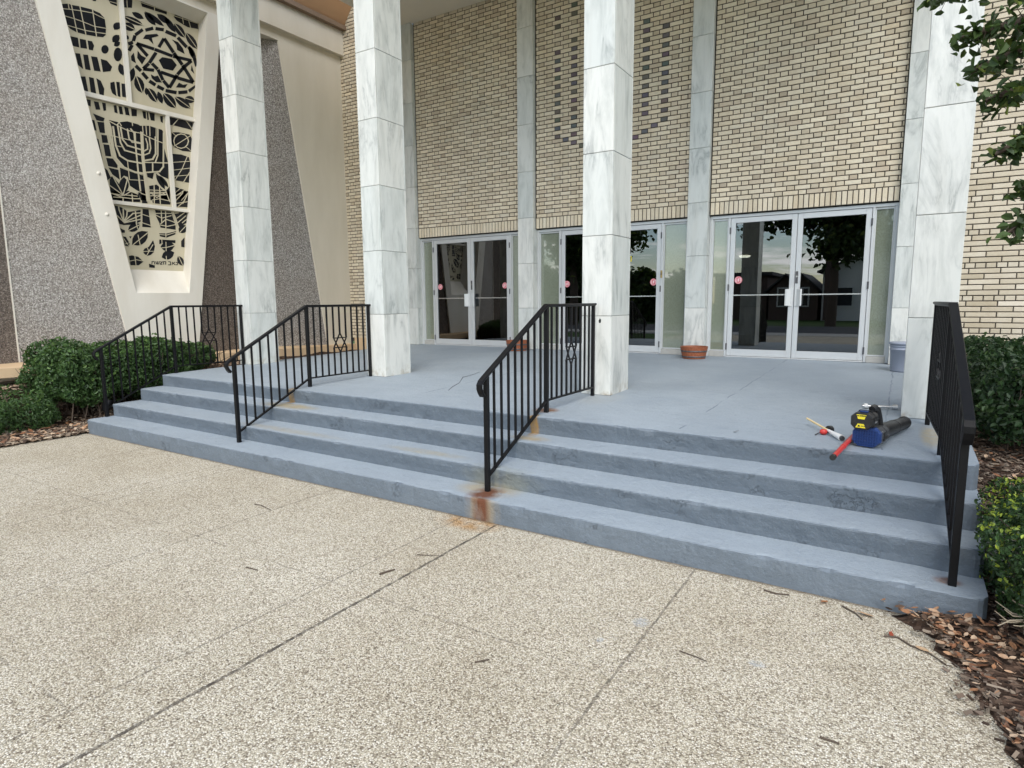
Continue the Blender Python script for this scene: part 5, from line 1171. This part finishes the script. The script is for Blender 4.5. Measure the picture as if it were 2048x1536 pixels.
# battery pack, standing on its end above the intake
mb = MB(); loft(mb, [(-0.030, -0.022, 0.116, octo(0.110, 0.092, 0.020)), (-0.022, -0.022, 0.112, octo(0.122, 0.100, 0.024)), (0.075, -0.018, 0.114, octo(0.122, 0.100, 0.022)), (0.10, -0.018, 0.118, octo(0.110, 0.090, 0.02))])
bp = obj('battery_pack', mb, 'toolblack', bl)
mb = MB(); mb.bar(L(-0.005, 0.041, 0.135), L(0.07, 0.044, 0.135), 0.01, 0.012); mb.bar(L(-0.005, 0.041, 0.175), L(0.07, 0.044, 0.175), 0.01, 0.012); obj('side_rib', mb, 'toolblack', bp)
mb = MB(); mb.prism([L(0.005, -0.045, 0.2145), L(0.035, -0.045, 0.2150), L(0.035, 0.0, 0.2150), L(0.005, 0.0, 0.2145)], (0, 0, 0.006)); obj('release_button', mb, 'toolblue', bp)
mb = MB(); loft(mb, [(0.030, -0.020, 0.1125, octo(0.1245, 0.1025, 0.0235)), (0.0325, -0.020, 0.1125, octo(0.1245, 0.1025, 0.0235))]); obj('case_seam', mb, 'ink', bp)
for k in range(4):
    mb = MB(); mb.bar(L(0.042 + k * 0.010, -0.060, 0.2165), L(0.042 + k * 0.010, 0.020, 0.2165), 0.004, 0.005); obj('grip_rib', mb, 'toolblack', bp)
def face(pts, nm, mat, par, off=0.0012):
    mb = MB(); mb.prism([L(-0.0302, s, u) for s, u in pts], tuple(-ax * off)); return obj(nm, mb, mat, par)
y1_ = face([(-0.050, 0.204), (0.006, 0.204), (-0.004, 0.176), (-0.040, 0.176)], 'yellow_label', 'yellow', bp)
y2_ = face([(-0.052, 0.122), (0.004, 0.122), (-0.006, 0.147), (-0.040, 0.147)], 'yellow_label', 'yellow', bp)
mb = MB()
for (s, u, w, h) in ((-0.0405, 0.196, 0.010, 0.007), (-0.028, 0.196, 0.008, 0.007), (-0.018, 0.197, 0.008, 0.009), (-0.008, 0.197, 0.008, 0.009), (0.0, 0.197, 0.004, 0.009)):
    mb.prism([L(-0.0316, s - w / 2, u - h / 2), L(-0.0316, s + w / 2, u - h / 2), L(-0.0316, s + w / 2, u + h / 2), L(-0.0316, s - w / 2, u + h / 2)], tuple(-ax * 0.0008))
obj('print', mb, 'ink', y1_)
mb = MB()
mb.prism([L(-0.0316, -0.040, 0.128), L(-0.0316, -0.026, 0.128), L(-0.0316, -0.029, 0.139), L(-0.0316, -0.037, 0.139)], tuple(-ax * 0.0008))
for k in range(3): mb.prism([L(-0.0316, -0.021 + k * 0.008, 0.131), L(-0.0316, -0.016 + k * 0.008, 0.131), L(-0.0316, -0.016 + k * 0.008, 0.136), L(-0.0316, -0.021 + k * 0.008, 0.136)], tuple(-ax * 0.0008))
obj('print', mb, 'ink', y2_)
mb = MB()
for k in range(5): mb.bar(L(0.012 + k * 0.009, 0.0435, 0.152), L(0.017 + k * 0.009, 0.0437, 0.164 if k % 2 else 0.16), 0.002, 0.003, tuple(sdv))
obj('moulded_lettering', mb, 'greyink', bp)
# handle above the motor
mb = MB()
hp = [L(0.225, 0.02, 0.095), L(0.20, 0.012, 0.17), L(0.165, 0.008, 0.215), L(0.12, 0.004, 0.232), L(0.09, 0.0, 0.225)]
mb.tube(hp, [0.018, 0.019, 0.021, 0.022, 0.020], 10)
mb.tube([L(0.16, 0.0, 0.105), L(0.13, 0.0, 0.20)], [0.026, 0.024], 10)
obj('handle', mb, 'toolblack', bl)

rp = thing('red_pole', 'red metal pole with black end cap sticking out over the step edge under the blower', 'pole', (-0.285, 3.84, 0.61))
a, b = Vector((-0.288, 3.845, 0.606)), Vector((-0.215, 4.62, 0.612))
d = (b - a).normalized()
mb = MB(); mb.tube([a + d * 0.03, b], 0.0145, 14); mb.tube([a + d * 0.30, a + d * 0.305, a + d * 0.33, a + d * 0.335], [0.0147, 0.0165, 0.0165, 0.0147], 14); obj('tube', mb, 'red', rp)
mb = MB(); mb.tube([a, a + d * 0.0302], 0.0165, 14); ec = obj('end_cap', mb, 'toolblack', rp)
mb = MB(); mb.tube([a - d * 0.001, a - d * 0.0004], 0.011, 12); obj('end_hole', mb, 'ink', ec)

pz = plat_z(-0.4, 4.6)
st = thing('wooden_brush', 'pale wooden stick with a white flared bristle end lying on the landing', 'brush', (-0.41, 4.63, pz))
a, b = Vector((-0.54, 4.83, pz + 0.055)), Vector((-0.285, 4.435, pz + 0.015))
mb = MB(); mb.tube([a, a.lerp(b, 0.66)], 0.0075, 10); obj('stick', mb, 'palewood', st)
mb = MB(); mb.tube([a.lerp(b, 0.62), a.lerp(b, 0.72), a.lerp(b, 0.99)], [0.0085, 0.012, 0.021], 10); obj('bristle_sleeve', mb, 'whiteplastic', st)
mb = MB(); mb.tube([a.lerp(b, 0.9905), a.lerp(b, 1.02)], [0.017, 0.014], 10); obj('bristles', mb, 'toolgrey', st)
kn = thing('red_knob_tool', 'small hand tool with a red knob and black wheel under the pale stick', 'hand tool', (-0.40, 4.55, pz))
c = Vector((-0.405, 4.565, pz + 0.020))
mb = MB(); mb.tube([c - Vector((0.022, 0.0, 0)), c - Vector((0.014, 0, 0)), c + Vector((0.012, 0.004, 0)), c + Vector((0.02, 0.006, 0))], [0.010, 0.019, 0.019, 0.010], 14); obj('knob', mb, 'red', kn)
c2 = c + Vector((0.028, 0.075, 0.006))
mb = MB(); mb.tube([c2 - Vector((0.006, 0.012, 0)), c2 + Vector((0.006, 0.012, 0))], 0.026, 16); mb.tube([c + Vector((0.01, 0.01, 0)), c2], 0.006, 8); obj('wheel', mb, 'toolblack', kn)
mb = MB(); mb.tube([c - Vector((0.02, 0.0, 0.004)), c - Vector((0.035, 0.02, 0.012)), c - Vector((0.045, 0.05, 0.016))], 0.004, 6); obj('wire_hook', mb, 'steel_dark', kn)
pp = thing('metal_pipe', 'bright metal tube with fittings lying on the landing against the right column', 'pipe', (-0.1, 5.76, plat_z(0, 5.7)))
pz2 = plat_z(0, 5.7) + 0.022
mb = MB(); mb.tube([(-0.235, 5.70, pz2), (-0.005, 5.75, pz2)], 0.010, 12); obj('tube', mb, 'chrome', pp)
mb = MB(); mb.tube([(-0.03, 5.744, pz2), (0.006, 5.752, pz2)], 0.021, 8); obj('fitting', mb, 'chrome', pp)
mb = MB(); mb.tube([(-0.222, 5.703, pz2 + 0.002), (-0.200, 5.708, pz2 + 0.002)], 0.019, 8); obj('fitting', mb, 'whiteplastic', pp)
pb = thing('concrete_edging', 'pale concrete edging block leaning beside the right end of the lower steps', 'edging block', (0.46, 3.9, 0.2))
mb = MB(); mb.hexa([(0.425, 3.74, 0.14), (0.70, 3.60, 0.14), (0.74, 3.90, 0.20), (0.425, 4.02, 0.22), (0.425, 3.76, 0.29), (0.70, 3.62, 0.25), (0.74, 3.92, 0.30), (0.425, 4.04, 0.34)]); obj('block', mb, 'concrete', pb)

# ------------------------------------------------------------------ litter on the ground
def chipmesh(pts, mat_cols, smin, smax, flat=0.3):
    mb = MB()
    for p in pts:
        L_ = rng.uniform(smin, smax); w = L_ * rng.uniform(0.25, 0.6); a = rng.uniform(0, 6.283)
        d = Vector((math.cos(a), math.sin(a), rng.normal(0, flat))).normalized()
        mb.col = tuple(np.clip(np.array(mat_cols[rng.integers(len(mat_cols))]) * rng.uniform(0.7, 1.25), 0, 1))
        mb.bar(Vector(p) - d * L_ / 2, Vector(p) + d * L_ / 2, w, L_ * 0.14, (rng.normal(0, 0.4), rng.normal(0, 0.4), 1))
    return mb
CC = [(0.055, 0.036, 0.026), (0.085, 0.058, 0.042), (0.125, 0.09, 0.066), (0.20, 0.155, 0.115), (0.04, 0.027, 0.02)]
pts = []
for _ in range(12000):
    y = 1.0 + 5.5 * rng.uniform() ** 1.3; u = rng.uniform() ** 1.5
    x = xb(y) + 0.02 + u * 1.6 - 0.10 * rng.uniform() ** 3
    if y > 3.3: x = 0.43 + u * 1.6
    pts.append((x, y, 0.03 + bz_r(x, y)))
stuff(obj('mulch_chips', chipmesh(pts, CC + [(0.26, 0.21, 0.16), (0.17, 0.13, 0.10)], 0.008, 0.036), 'chip'))
pts = []
for _ in range(4200):
    x = -8.02 - 1.4 * rng.uniform() ** 1.4; y = 2.2 + 4.5 * rng.uniform() ** 1.4
    pts.append((x + 0.06, y, 0.028 + (1 - sstep(-8.2, -7.99, x)) * bz_l(x, y)))
stuff(obj('mulch_chips', chipmesh(pts, CC + [(0.34, 0.26, 0.19), (0.26, 0.18, 0.12), (0.42, 0.34, 0.25)], 0.02, 0.085), 'chip'))
def dryleaf(mb, p, s, col, nrm=(0, 0, 1)):
    mb.col = col
    a = rng.uniform(0, 6.283); T = Vector((math.cos(a), math.sin(a), rng.normal(0, 0.18))); N = Vector((rng.normal(0, 0.25) + nrm[0], rng.normal(0, 0.25) + nrm[1], 1)).normalized()
    T = (T - N * T.dot(N)).normalized(); B = N.cross(T)
    P = Vector(p); w = rng.uniform(0.40, 0.62); cu = rng.uniform(0.05, 0.3)
    prof = [(-0.5, 0.0), (-0.28, 0.38), (0.0, 0.5), (0.27, 0.36), (0.5, 0.0)]
    vs = []
    for t_, h in prof:
        z = cu * s * 0.5 * t_ * t_ * 2
        vs.append(P + T * t_ * s + N * z); vs.append(P + T * t_ * s + B * h * w * s + N * (z + cu * s * h * 0.5)); vs.append(P + T * t_ * s - B * h * w * s + N * (z + cu * s * h * 0.5))
    th = N * 0.0012
    n = len(vs)
    fs = []
    for i in range(4):
        j = 3 * i
        fs += [(j, j + 3, j + 4, j + 1), (j, j + 2, j + 5, j + 3)]
    mb.faces(vs, fs)
    # stalk
    mb.bar(P - T * s * 0.5 - N * 0.001, P - T * s * 0.72 + N * 0.004, 0.0016, 0.0016)
LC = [(0.40, 0.23, 0.13), (0.30, 0.15, 0.075), (0.47, 0.31, 0.20), (0.22, 0.10, 0.05), (0.48, 0.35, 0.24), (0.15, 0.08, 0.05), (0.12, 0.075, 0.05)]
mb = MB()
for _ in range(640):
    q = rng.uniform()
    if q < 0.62:
        y = 2.92 + 0.42 * rng.uniform() ** 0.8; x = rng.uniform(xb(y) - 0.02, 0.95)
    elif q < 0.75:
        y = rng.uniform(2.2, 3.1); x = xb(y) + rng.uniform(-0.03, 0.6) * rng.uniform()
    else:
        y = rng.uniform(4.3, 5.6); x = 0.45 + rng.uniform(0, 0.8)
    dryleaf(mb, (x, y, 0.036 + bz_r(x, y) * (1 if y > 3.2 else 0.8) + rng.uniform(0, 0.02)), rng.uniform(0.022, 0.05) * (1.0 if y > 2.85 else 0.8), LC[rng.integers(len(LC))])
stuff(obj('fallen_leaves', mb, 'dryleaf', fixn=False))
mb = MB()
for _ in range(90):
    x = -8.0 - rng.uniform(0, 0.7) ** 1.2; y = rng.uniform(2.5, 3.5)
    dryleaf(mb, (x, y, 0.05 + (1 - sstep(-8.2, -7.99, x)) * bz_l(x, y)), rng.uniform(0.05, 0.09), LC[rng.integers(len(LC))])
for _ in range(26):
    dryleaf(mb, (rng.uniform(-8.8, -8.1), rng.uniform(5.0, 6.3), 0.56), rng.uniform(0.05, 0.09), LC[rng.integers(len(LC))])
stuff(obj('fallen_leaves', mb, 'dryleaf', fixn=False))
# single leaves and twigs one can point to
for (x, y, s, col, lab) in ((-0.24, 3.27, 0.06, (0.42, 0.17, 0.06), 'orange-brown dry leaf against the foot of the lowest step'),
                            (-0.06, 3.23, 0.075, (0.50, 0.33, 0.20), 'tan curled leaf on the paving near the right end of the lowest step'),
                            (0.045, 3.09, 0.038, (0.26, 0.06, 0.03), 'small dark red leaf on the paving near the leaf pile'),
                            (0.16, 3.02, 0.06, (0.52, 0.36, 0.22), 'pale tan leaf resting on the branching twig'),
                            (-0.93, 4.36, 0.045, (0.30, 0.28, 0.24), 'flat grey-brown leaf on the landing left of the wooden brush')):
    mb = MB(); z = 0.004 if y < 3.3 else plat_z(x, y) + 0.004
    dryleaf(mb, (x, y, z + 0.004), s, col); tag(obj('dry_leaf', mb, 'dryleaf', at=(x, y, z), fixn=False), lab, 'leaf', 'single dry leaves')
def twig(path, r, lab, z0=None):
    mb = MB()
    P = []
    for q in path:
        z = (0.006 if q[1] < 3.3 else 0.0) + (q[2] if len(q) > 2 else 0)
        P.append((q[0], q[1], z))
    mb.tube(P, [r * 0.72 * (1 - 0.5 * i / len(P)) for i in range(len(P))], 6)
    return mb
TW = [([(-2.36, 2.35), (-2.345, 2.40), (-2.33, 2.44)], 0.009, 'short thick dark twig in the middle of the paving'),
      ([(-2.36, 2.66), (-2.31, 2.68), (-2.24, 2.72)], 0.004, 'thin twig beside the wide paving joint'),
      ([(-4.02, 2.74), (-3.95, 2.75), (-3.86, 2.73), (-3.80, 2.72)], 0.005, 'long thin twig on the paving left of the rust stain'),
      ([(-3.08, 2.02), (-2.99, 2.03)], 0.005, 'short straight twig alone on the paving'),
      ([(-1.42, 1.94), (-1.38, 1.99)], 0.006, 'dark bark scrap on the paving between the joints'),
      ([(-0.72, 2.47), (-0.64, 2.46), (-0.60, 2.45)], 0.004, 'thin straight twig below the bluish paint spots'),
      ([(-0.15, 2.20), (-0.09, 2.20)], 0.006, 'stubby twig on the paving at the near right'),
      ([(-0.52, 3.25), (-0.46, 3.24), (-0.40, 3.26)], 0.007, 'dark curved twig at the foot of the lowest step'),
      ([(0.02, 3.06), (0.07, 3.08), (0.12, 3.03), (0.18, 3.01), (0.24, 2.94)], 0.006, 'branching twig on the paving beside the leaf pile'),
      ([(-0.16, 3.27), (-0.10, 3.22), (-0.07, 3.17)], 0.006, 'bent twig leaning by the lowest step near its right end'),
      ([(0.00, 3.67, 0.152), (0.04, 3.68, 0.154)], 0.004, 'thin twig on the lowest tread left of the right rail')]
for path, r, lab in TW:
    tag(obj('twig', twig(path, r, lab), 'bark', at=path[0][:2] + (0,)), lab, 'twig', 'twigs scattered on the paving')

# ------------------------------------------------------------------ shrubs
def boxpts(n, x0, x1, y0, y1, z0, z1, shell=0.14, rnd=0.16, wob=0.06, sd=0):
    """points and outward directions in the outer shell of a softly rounded clipped block"""
    C = np.array([(x0 + x1) / 2, (y0 + y1) / 2, (z0 + z1) / 2]); H = np.array([(x1 - x0) / 2, (y1 - y0) / 2, (z1 - z0) / 2])
    A = np.array([H[1] * H[2], H[0] * H[2], H[0] * H[1]]); A = A / A.sum()
    face = rng.choice(3, n, p=A); sgn = rng.choice([-1, 1], n)
    P = rng.uniform(-1, 1, (n, 3)); P[np.arange(n), face] = sgn
    P = P * H
    inn = np.clip(np.abs(P), 0, np.maximum(H - rnd, 0.01)) * np.sign(P)
    N = P - inn; ln = np.linalg.norm(N, axis=1)[:, None]; N = N / (ln + 1e-9)
    d = rng.uniform(0, 1, n) ** 1.6 * shell
    wobv = np.array([mnoise.noise((p[0] * 4 + sd, p[1] * 4, p[2] * 4)) for p in P]) * wob
    Q = inn + N * (rnd + wobv - d)[:, None]
    return Q + C, N, d / shell
def shrub(name, lab, cat, blocks, mat, size, base, stems, tipf=0.1, group=None, wid=0.55, sprig=0.3):
    t = thing(name, lab, cat, base, group)
    mb = MB()
    for (n, x0, x1, y0, y1, z0, z1, shell, rnd, wob) in blocks:
        P, N, d = boxpts(n, x0, x1, y0, y1, z0, z1, shell, rnd, wob, sd=base[0])
        tone = np.clip(rng.beta(2, 2, n), 0, 1)
        topness = np.clip(N[:, 2], 0, 1) * (1 - d)
        clump = np.array([mnoise.noise((p[0] * 5, p[1] * 5, p[2] * 5)) for p in P])
        tip = np.where((rng.uniform(0, 1, n) < tipf * (0.25 + 1.6 * topness)) & (clump > -0.1), rng.uniform(0.4, 1, n), 0)
        leaves(mb, P, N, size, wid, tone, tip)
    for (n, x0, x1, y0, y1, z0, z1, shell, rnd, wob) in blocks[:2]:       # sprays of new growth breaking the outline
        ns = 60
        P, N, d = boxpts(ns, x0, x1, y0, y1, z0, z1, 0.05, rnd, wob, sd=base[0])
        for p, nn in zip(P, N):
            if nn[2] < -0.2: continue
            dr = nn * 0.6 + np.array((rng.normal(0, 0.35), rng.normal(0, 0.35), 0.75)); dr /= np.linalg.norm(dr)
            k = int(rng.integers(6, 14)); ln = rng.uniform(0.03, 0.10)
            Q = p + dr * np.linspace(0, ln, k)[:, None] + rng.normal(0, size * 0.28, (k, 3))
            leaves(mb, Q, np.tile(dr, (k, 1)), size * 0.9, wid, rng.uniform(0.5, 1, k), rng.uniform(0.2, 0.9, k) * (1.0 if rng.uniform() < sprig else 0.0))
    obj('foliage', mb, mat, t, fixn=False)
    mb = MB()
    for (x0, x1, y0, y1, z0, z1, k) in stems:
        for _ in range(k):
            x, y = rng.uniform(x0, x1), rng.uniform(y0, y1)
            p = [Vector((x, y, z0))]
            for q in range(4):
                p.append(p[-1] + Vector((rng.normal(0, 0.05), rng.normal(0, 0.05), (z1 - z0) / 4)))
            mb.tube(p, [0.008, 0.007, 0.005, 0.004, 0.003], 5, cap=False)
            for q in (1, 2, 3):
                e = p[q] + Vector((rng.normal(0, 0.14), rng.normal(0, 0.14), rng.uniform(0.02, 0.14)))
                mb.tube([p[q], e], [0.004, 0.002], 4, cap=False)
    obj('stems', mb, 'bark', t, fixn=False)
    return t, mb
shrub('clipped_hedge', 'long clipped green hedge behind the far handrail', 'hedge',
      [(25000, -9.34, -8.28, 3.20, 4.9, 0.30, 0.985, 0.24, 0.28, 0.15), (9000, -9.25, -8.40, 4.6, 5.36, 0.60, 0.88, 0.2, 0.15, 0.09), (4000, -9.1, -8.45, 3.4, 4.9, 0.22, 0.9, 0.4, 0.2, 0.1)],
      'leaf_hedge', 0.044, (-8.8, 4.2, 0.15), [(-9.2, -8.45, 3.3, 4.9, 0.08, 0.85, 70), (-9.1, -8.5, 4.9, 5.5, 0.42, 0.85, 25)], 0.16, wid=0.6)
shrub('low_yew_shrub', 'low spreading dark shrub at the left edge in front of the hedge', 'shrub',
      [(13000, -10.0, -8.42, 2.55, 3.35, 0.06, 0.40, 0.22, 0.2, 0.13)], 'leaf_hedge', 0.042, (-9.2, 2.95, 0.02), [(-9.8, -8.6, 2.7, 3.3, 0.0, 0.3, 40)], 0.12, wid=0.4)
shrub('dark_hedge', 'dense dark hedge against the side brick wall right of the last handrail', 'hedge',
      [(34000, 0.50, 3.2, 4.95, 8.3, 0.50, 1.09, 0.26, 0.16, 0.12)], 'leaf_dark', 0.046, (1.8, 6.4, 0.45), [(0.6, 3.0, 5.1, 8.1, 0.40, 1.0, 110)], 0.14, wid=0.62)
bxs, _ = shrub('boxwood_bush', 'round boxwood with yellow-green new tips at the near right edge', 'bush',
      [(34000, 0.405, 1.45, 3.02, 4.05, 0.07, 0.615, 0.22, 0.22, 0.12)], 'leaf_box', 0.023, (0.95, 3.55, 0.02), [(0.55, 1.3, 3.2, 3.95, 0.0, 0.6, 60)], 0.26, wid=0.58, sprig=1.0)
mb = MB()
for _ in range(34):
    c = Vector((0.50, 3.10, 0.20)); e = c + Vector((rng.uniform(-0.12, 0.10), rng.uniform(-0.12, 0.10), rng.uniform(-0.06, 0.07)))
    mb.tube([c + Vector((0.08, 0.06, 0.0)), c.lerp(e, 0.5) + Vector((rng.normal(0, 0.01), 0, rng.normal(0, 0.01))), e], [0.0035, 0.003, 0.0015], 5, cap=False)
obj('dead_twigs', mb, 'deadtwig', bxs, fixn=False)

# ------------------------------------------------------------------ trees
def tree(lab, base, H, crown, nleaf, size, seed, rt=0.18, name='leafy_tree', group=None):
    rs = random.Random(seed)
    t = thing(name, lab, 'tree', base, group)
    bx_, by_, bz0 = base
    mb = MB()
    cx, cy_, cz, rx, ry, rz = crown
    trunk = [Vector((bx_, by_, bz0 - 0.1)), Vector((bx_ + 0.05, by_, bz0 + H * 0.3)), Vector((lerp(bx_, cx, 0.5), lerp(by_, cy_, 0.5), bz0 + H * 0.55)), Vector((cx, cy_, cz + rz * 0.4))]
    mb.tube(trunk, [rt, rt * 0.8, rt * 0.55, rt * 0.2], 10)
    cl = []
    for k in range(44):
        while True:
            v = Vector((rs.uniform(-1, 1), rs.uniform(-1, 1), rs.uniform(-1, 1)))
            if 0.25 < v.length < 1: break
        e = Vector((cx + v.x * rx, cy_ + v.y * ry, cz + v.z * rz))
        s = trunk[1].lerp(trunk[3], rs.uniform(0.25, 0.9))
        m = s.lerp(e, 0.55) + Vector((rs.gauss(0, 0.05) * rx, rs.gauss(0, 0.05) * ry, 0.10 * rz))
        mb.tube([s, m, e], [rt * 0.25, rt * 0.13, rt * 0.03], 6, cap=False)
        cl.append(e)
    obj('trunk', mb, 'bark', t, fixn=False)
    mb = MB()
    per = nleaf // len(cl)
    for e in cl:
        r = 0.30 * min(rx, rz) * rs.uniform(0.7, 1.35)
        P = np.array(e) + rng.normal(0, 0.55, (per, 3)) * np.array([r * 1.2, r * 1.2, r * 0.8])
        leaves(mb, P, np.tile((0, 0, 0.7), (per, 1)), size, 0.6, None, (rng.uniform(0, 1, per) < 0.06) * 0.8)
    obj('crown', mb, 'leaf_tree', t, fixn=False)
    return t
# the tree at the right whose twigs hang into view
t = thing('overhanging_tree', 'broad-leaved tree whose leafy branches hang in at the upper right', 'tree', (2.3, 3.9, 0.05))
mb = MB()
mb.tube([(2.3, 3.9, -0.05), (2.28, 3.88, 1.2), (2.2, 3.8, 2.4), (2.1, 3.6, 3.6), (2.0, 3.5, 5.0)], [0.13, 0.11, 0.10, 0.07, 0.02], 12)
BR_ = [[(2.15, 3.7, 2.95), (1.1, 3.05, 2.95), (0.50, 2.92, 2.66), (0.20, 2.9, 2.60), (-0.01, 2.88, 2.60)],
       [(2.15, 3.7, 2.85), (1.1, 3.0, 2.80), (0.48, 2.9, 2.52), (0.26, 2.9, 2.45), (0.10, 2.9, 2.44)],
       [(2.15, 3.7, 2.75), (1.0, 3.0, 2.70), (0.46, 2.9, 2.46), (0.28, 2.9, 2.36), (0.15, 2.9, 2.31)],
       [(2.18, 3.75, 2.65), (1.05, 3.0, 2.58), (0.50, 2.9, 2.36), (0.33, 2.9, 2.24), (0.20, 2.9, 2.20)],
       [(2.2, 3.8, 2.5), (1.1, 3.05, 2.4), (0.55, 2.95, 2.20), (0.36, 2.92, 2.08), (0.24, 2.9, 2.01)],
       [(2.2, 3.8, 2.2), (1.1, 3.1, 2.12), (0.60, 2.98, 1.92), (0.40, 2.92, 1.82), (0.30, 2.9, 1.73)],
       [(2.2, 3.8, 2.35), (1.1, 3.1, 2.3), (0.62, 2.98, 2.05), (0.42, 2.92, 1.93), (0.33, 2.9, 1.88)],
       [(2.1, 3.6, 3.4), (1.4, 3.2, 3.6), (0.9, 3.0, 3.5), (0.6, 2.9, 3.3)], [(2.1, 3.6, 3.6), (2.5, 3.0, 4.2), (2.9, 2.6, 4.6)], [(2.1, 3.6, 3.8), (1.7, 4.3, 4.5), (1.5, 4.8, 4.9)], [(2.05, 3.5, 4.2), (1.3, 3.0, 4.7), (1.0, 2.4, 5.0)], [(2.1, 3.6, 3.3), (2.9, 4.2, 3.7), (3.5, 4.6, 4.0)]]
LP, LN, SZ = [], [], []
for b in BR_:
    n = len(b)
    mb.tube(b, [0.028 * (1 - i / n) + 0.0022 for i in range(n)], 6, cap=False)
    b2 = [Vector(q) for q in b]
    fine = len(b) == 5
    for i in range(1, n - 1) if not fine else range(1, n - 1):
        k = 78 if fine else 200
        if fine and i == 1: k = 40
        for _ in range(k):
            tt = rng.uniform(); p = b2[i].lerp(b2[i + 1], tt)
            if fine:
                last = (i == n - 2)
                sp = 0.033 * (1.2 - 0.5 * tt if last else 1.7)
                off = Vector((rng.normal(0, sp), rng.normal(0, sp * 1.3), rng.normal(-0.008, sp * 0.8)))
            else:
                off = Vector((rng.normal(0, 0.22), rng.normal(0, 0.22), rng.normal(0, 0.18)))
            q = p + off
            LP.append(tuple(q)); LN.append((0, -0.25, 0.55)); SZ.append(0.055)
            if fine and rng.uniform() < 0.35: mb.tube([p, q], [0.0018, 0.001], 4, cap=False)
obj('trunk', mb, 'bark', t, fixn=False)
mb = MB()
n = len(LP)
leaves(mb, LP, LN, 0.043, 0.62, rng.beta(1.6, 2.0, n), (rng.uniform(0, 1, n) < 0.10) * rng.uniform(0.3, 1, n), jit=0.55)
obj('crown', mb, 'leaf_tree', t, fixn=False)

# ------------------------------------------------------------------ across the street, mirrored in the doors
tree('tall shade tree mirrored in the right leaf of the last door', (-3.4, -20.0, -0.05), 8, (-3.3, -20, 6.9, 3.3, 3.0, 3.0), 15000, 0.34, 3, 0.3, 'street_tree', 'trees across the street')
tree('spreading tree mirrored in the left leaf of the middle door', (-16.8, -17.0, -0.05), 8, (-17.0, -17, 5.9, 2.9, 3.0, 3.2), 14000, 0.34, 5, 0.3, 'street_tree', 'trees across the street')
for i, (x, y, r, h) in enumerate(((-13.6, -24, 1.9, 2.5), (-16.6, -25, 2.0, 3.0), (-20.5, -26, 2.3, 3.6), (-24.5, -25, 2.3, 3.3))):
    tree(['round dark tree mirrored low in the right leaf of the middle door', 'second dark round tree left of it in the middle door mirror image', 'larger dark tree mirrored beside the far column', 'farthest dark tree of the row across the street'][i], (x, y, -0.05), h, (x, y, h * 0.62, r, r, h * 0.62), 5000, 0.42, 20 + i, 0.2, 'street_tree', 'trees across the street')
def house(lab, x0, x1, y0, y1, eave, ridge, wall, ridge_along_x=True, chim=None):
    t = thing('house', lab, 'house', ((x0 + x1) / 2, y1, -0.05))
    mb = MB(); mb.box(x0, x1, y0, y1, -0.05, eave)
    xm, ym = (x0 + x1) / 2, (y0 + y1) / 2
    if ridge > eave:
        if ridge_along_x:
            for x in (x0, x1): mb.prism([(x, y0, eave), (x, y1, eave), (x, ym, ridge)], (0.05 if x == x0 else -0.05, 0, 0))
        else:
            for y in (y0, y1): mb.prism([(x0, y, eave), (x1, y, eave), (xm, y, ridge)], (0, 0.05 if y == y0 else -0.05, 0))
    obj('wall', mb, wall, t)
    mb = MB()
    o = 0.35
    if ridge > eave:
        if ridge_along_x:
            for s in (y0 - o, y1 + o): mb.prism([(x0 - o, s, eave - 0.15), (x1 + o, s, eave - 0.15), (x1 + o, ym, ridge + 0.05), (x0 - o, ym, ridge + 0.05)], (0, 0, 0.14))
        else:
            for s in (x0 - o, x1 + o): mb.prism([(s, y0 - o, eave - 0.15), (s, y1 + o, eave - 0.15), (xm, y1 + o, ridge + 0.05), (xm, y0 - o, ridge + 0.05)], (0, 0, 0.14))
    else:
        mb.box(x0 - o, x1 + o, y0 - o, y1 + o, eave + 0.01, eave + 0.25)
    rf = obj('roof', mb, 'roof', t)
    if chim:
        mb = MB(); mb.box(chim - 0.35, chim + 0.35, y1 - 0.3, y1 + 0.4, 0, ridge + 0.7); obj('chimney', mb, 'housebrick', t)
    nw = max(1, int((x1 - x0) / 2.2))
    for k in range(nw):
        xc = x0 + (k + 0.5) * (x1 - x0) / nw
        mb = MB(); mb.box(xc - 0.55, xc + 0.55, y1 + 0.01, y1 + 0.07, 0.9, 2.3); w = obj('window', mb, 'housewhite', t)
        mb = MB(); mb.box(xc - 0.45, xc + 0.45, y1 + 0.071, y1 + 0.09, 1.0, 2.2); obj('pane', mb, 'window_dark', w)
house('white sided house mirrored in the right leaf of the last door', -4.9, 3.5, -38, -30, 3.4, 5.0, 'housewhite', False, -4.4)
house('flat-roofed brick house mirrored low in the left leaf of the last door', -12.5, -7.6, -38, -31, 3.2, 3.2, 'housebrick')
house('small gabled brick house mirrored between the two door leaves', -7.4, -5.2, -36, -30.5, 2.0, 3.1, 'housebrick', False)
for z in (7.6, 8.5):
    mb = MB(); mb.tube([(x, -21.0, z - 0.25 + 0.0004 * x * x) for x in range(-60, 61, 6)], 0.02, 5)
    tag(obj('overhead_wire', mb, 'black', at=(0, -21, z)), 'upper thin utility wire mirrored against the sky in the doors' if z > 8 else 'lower thin utility wire mirrored against the sky in the doors', 'wire', 'utility wires over the street')
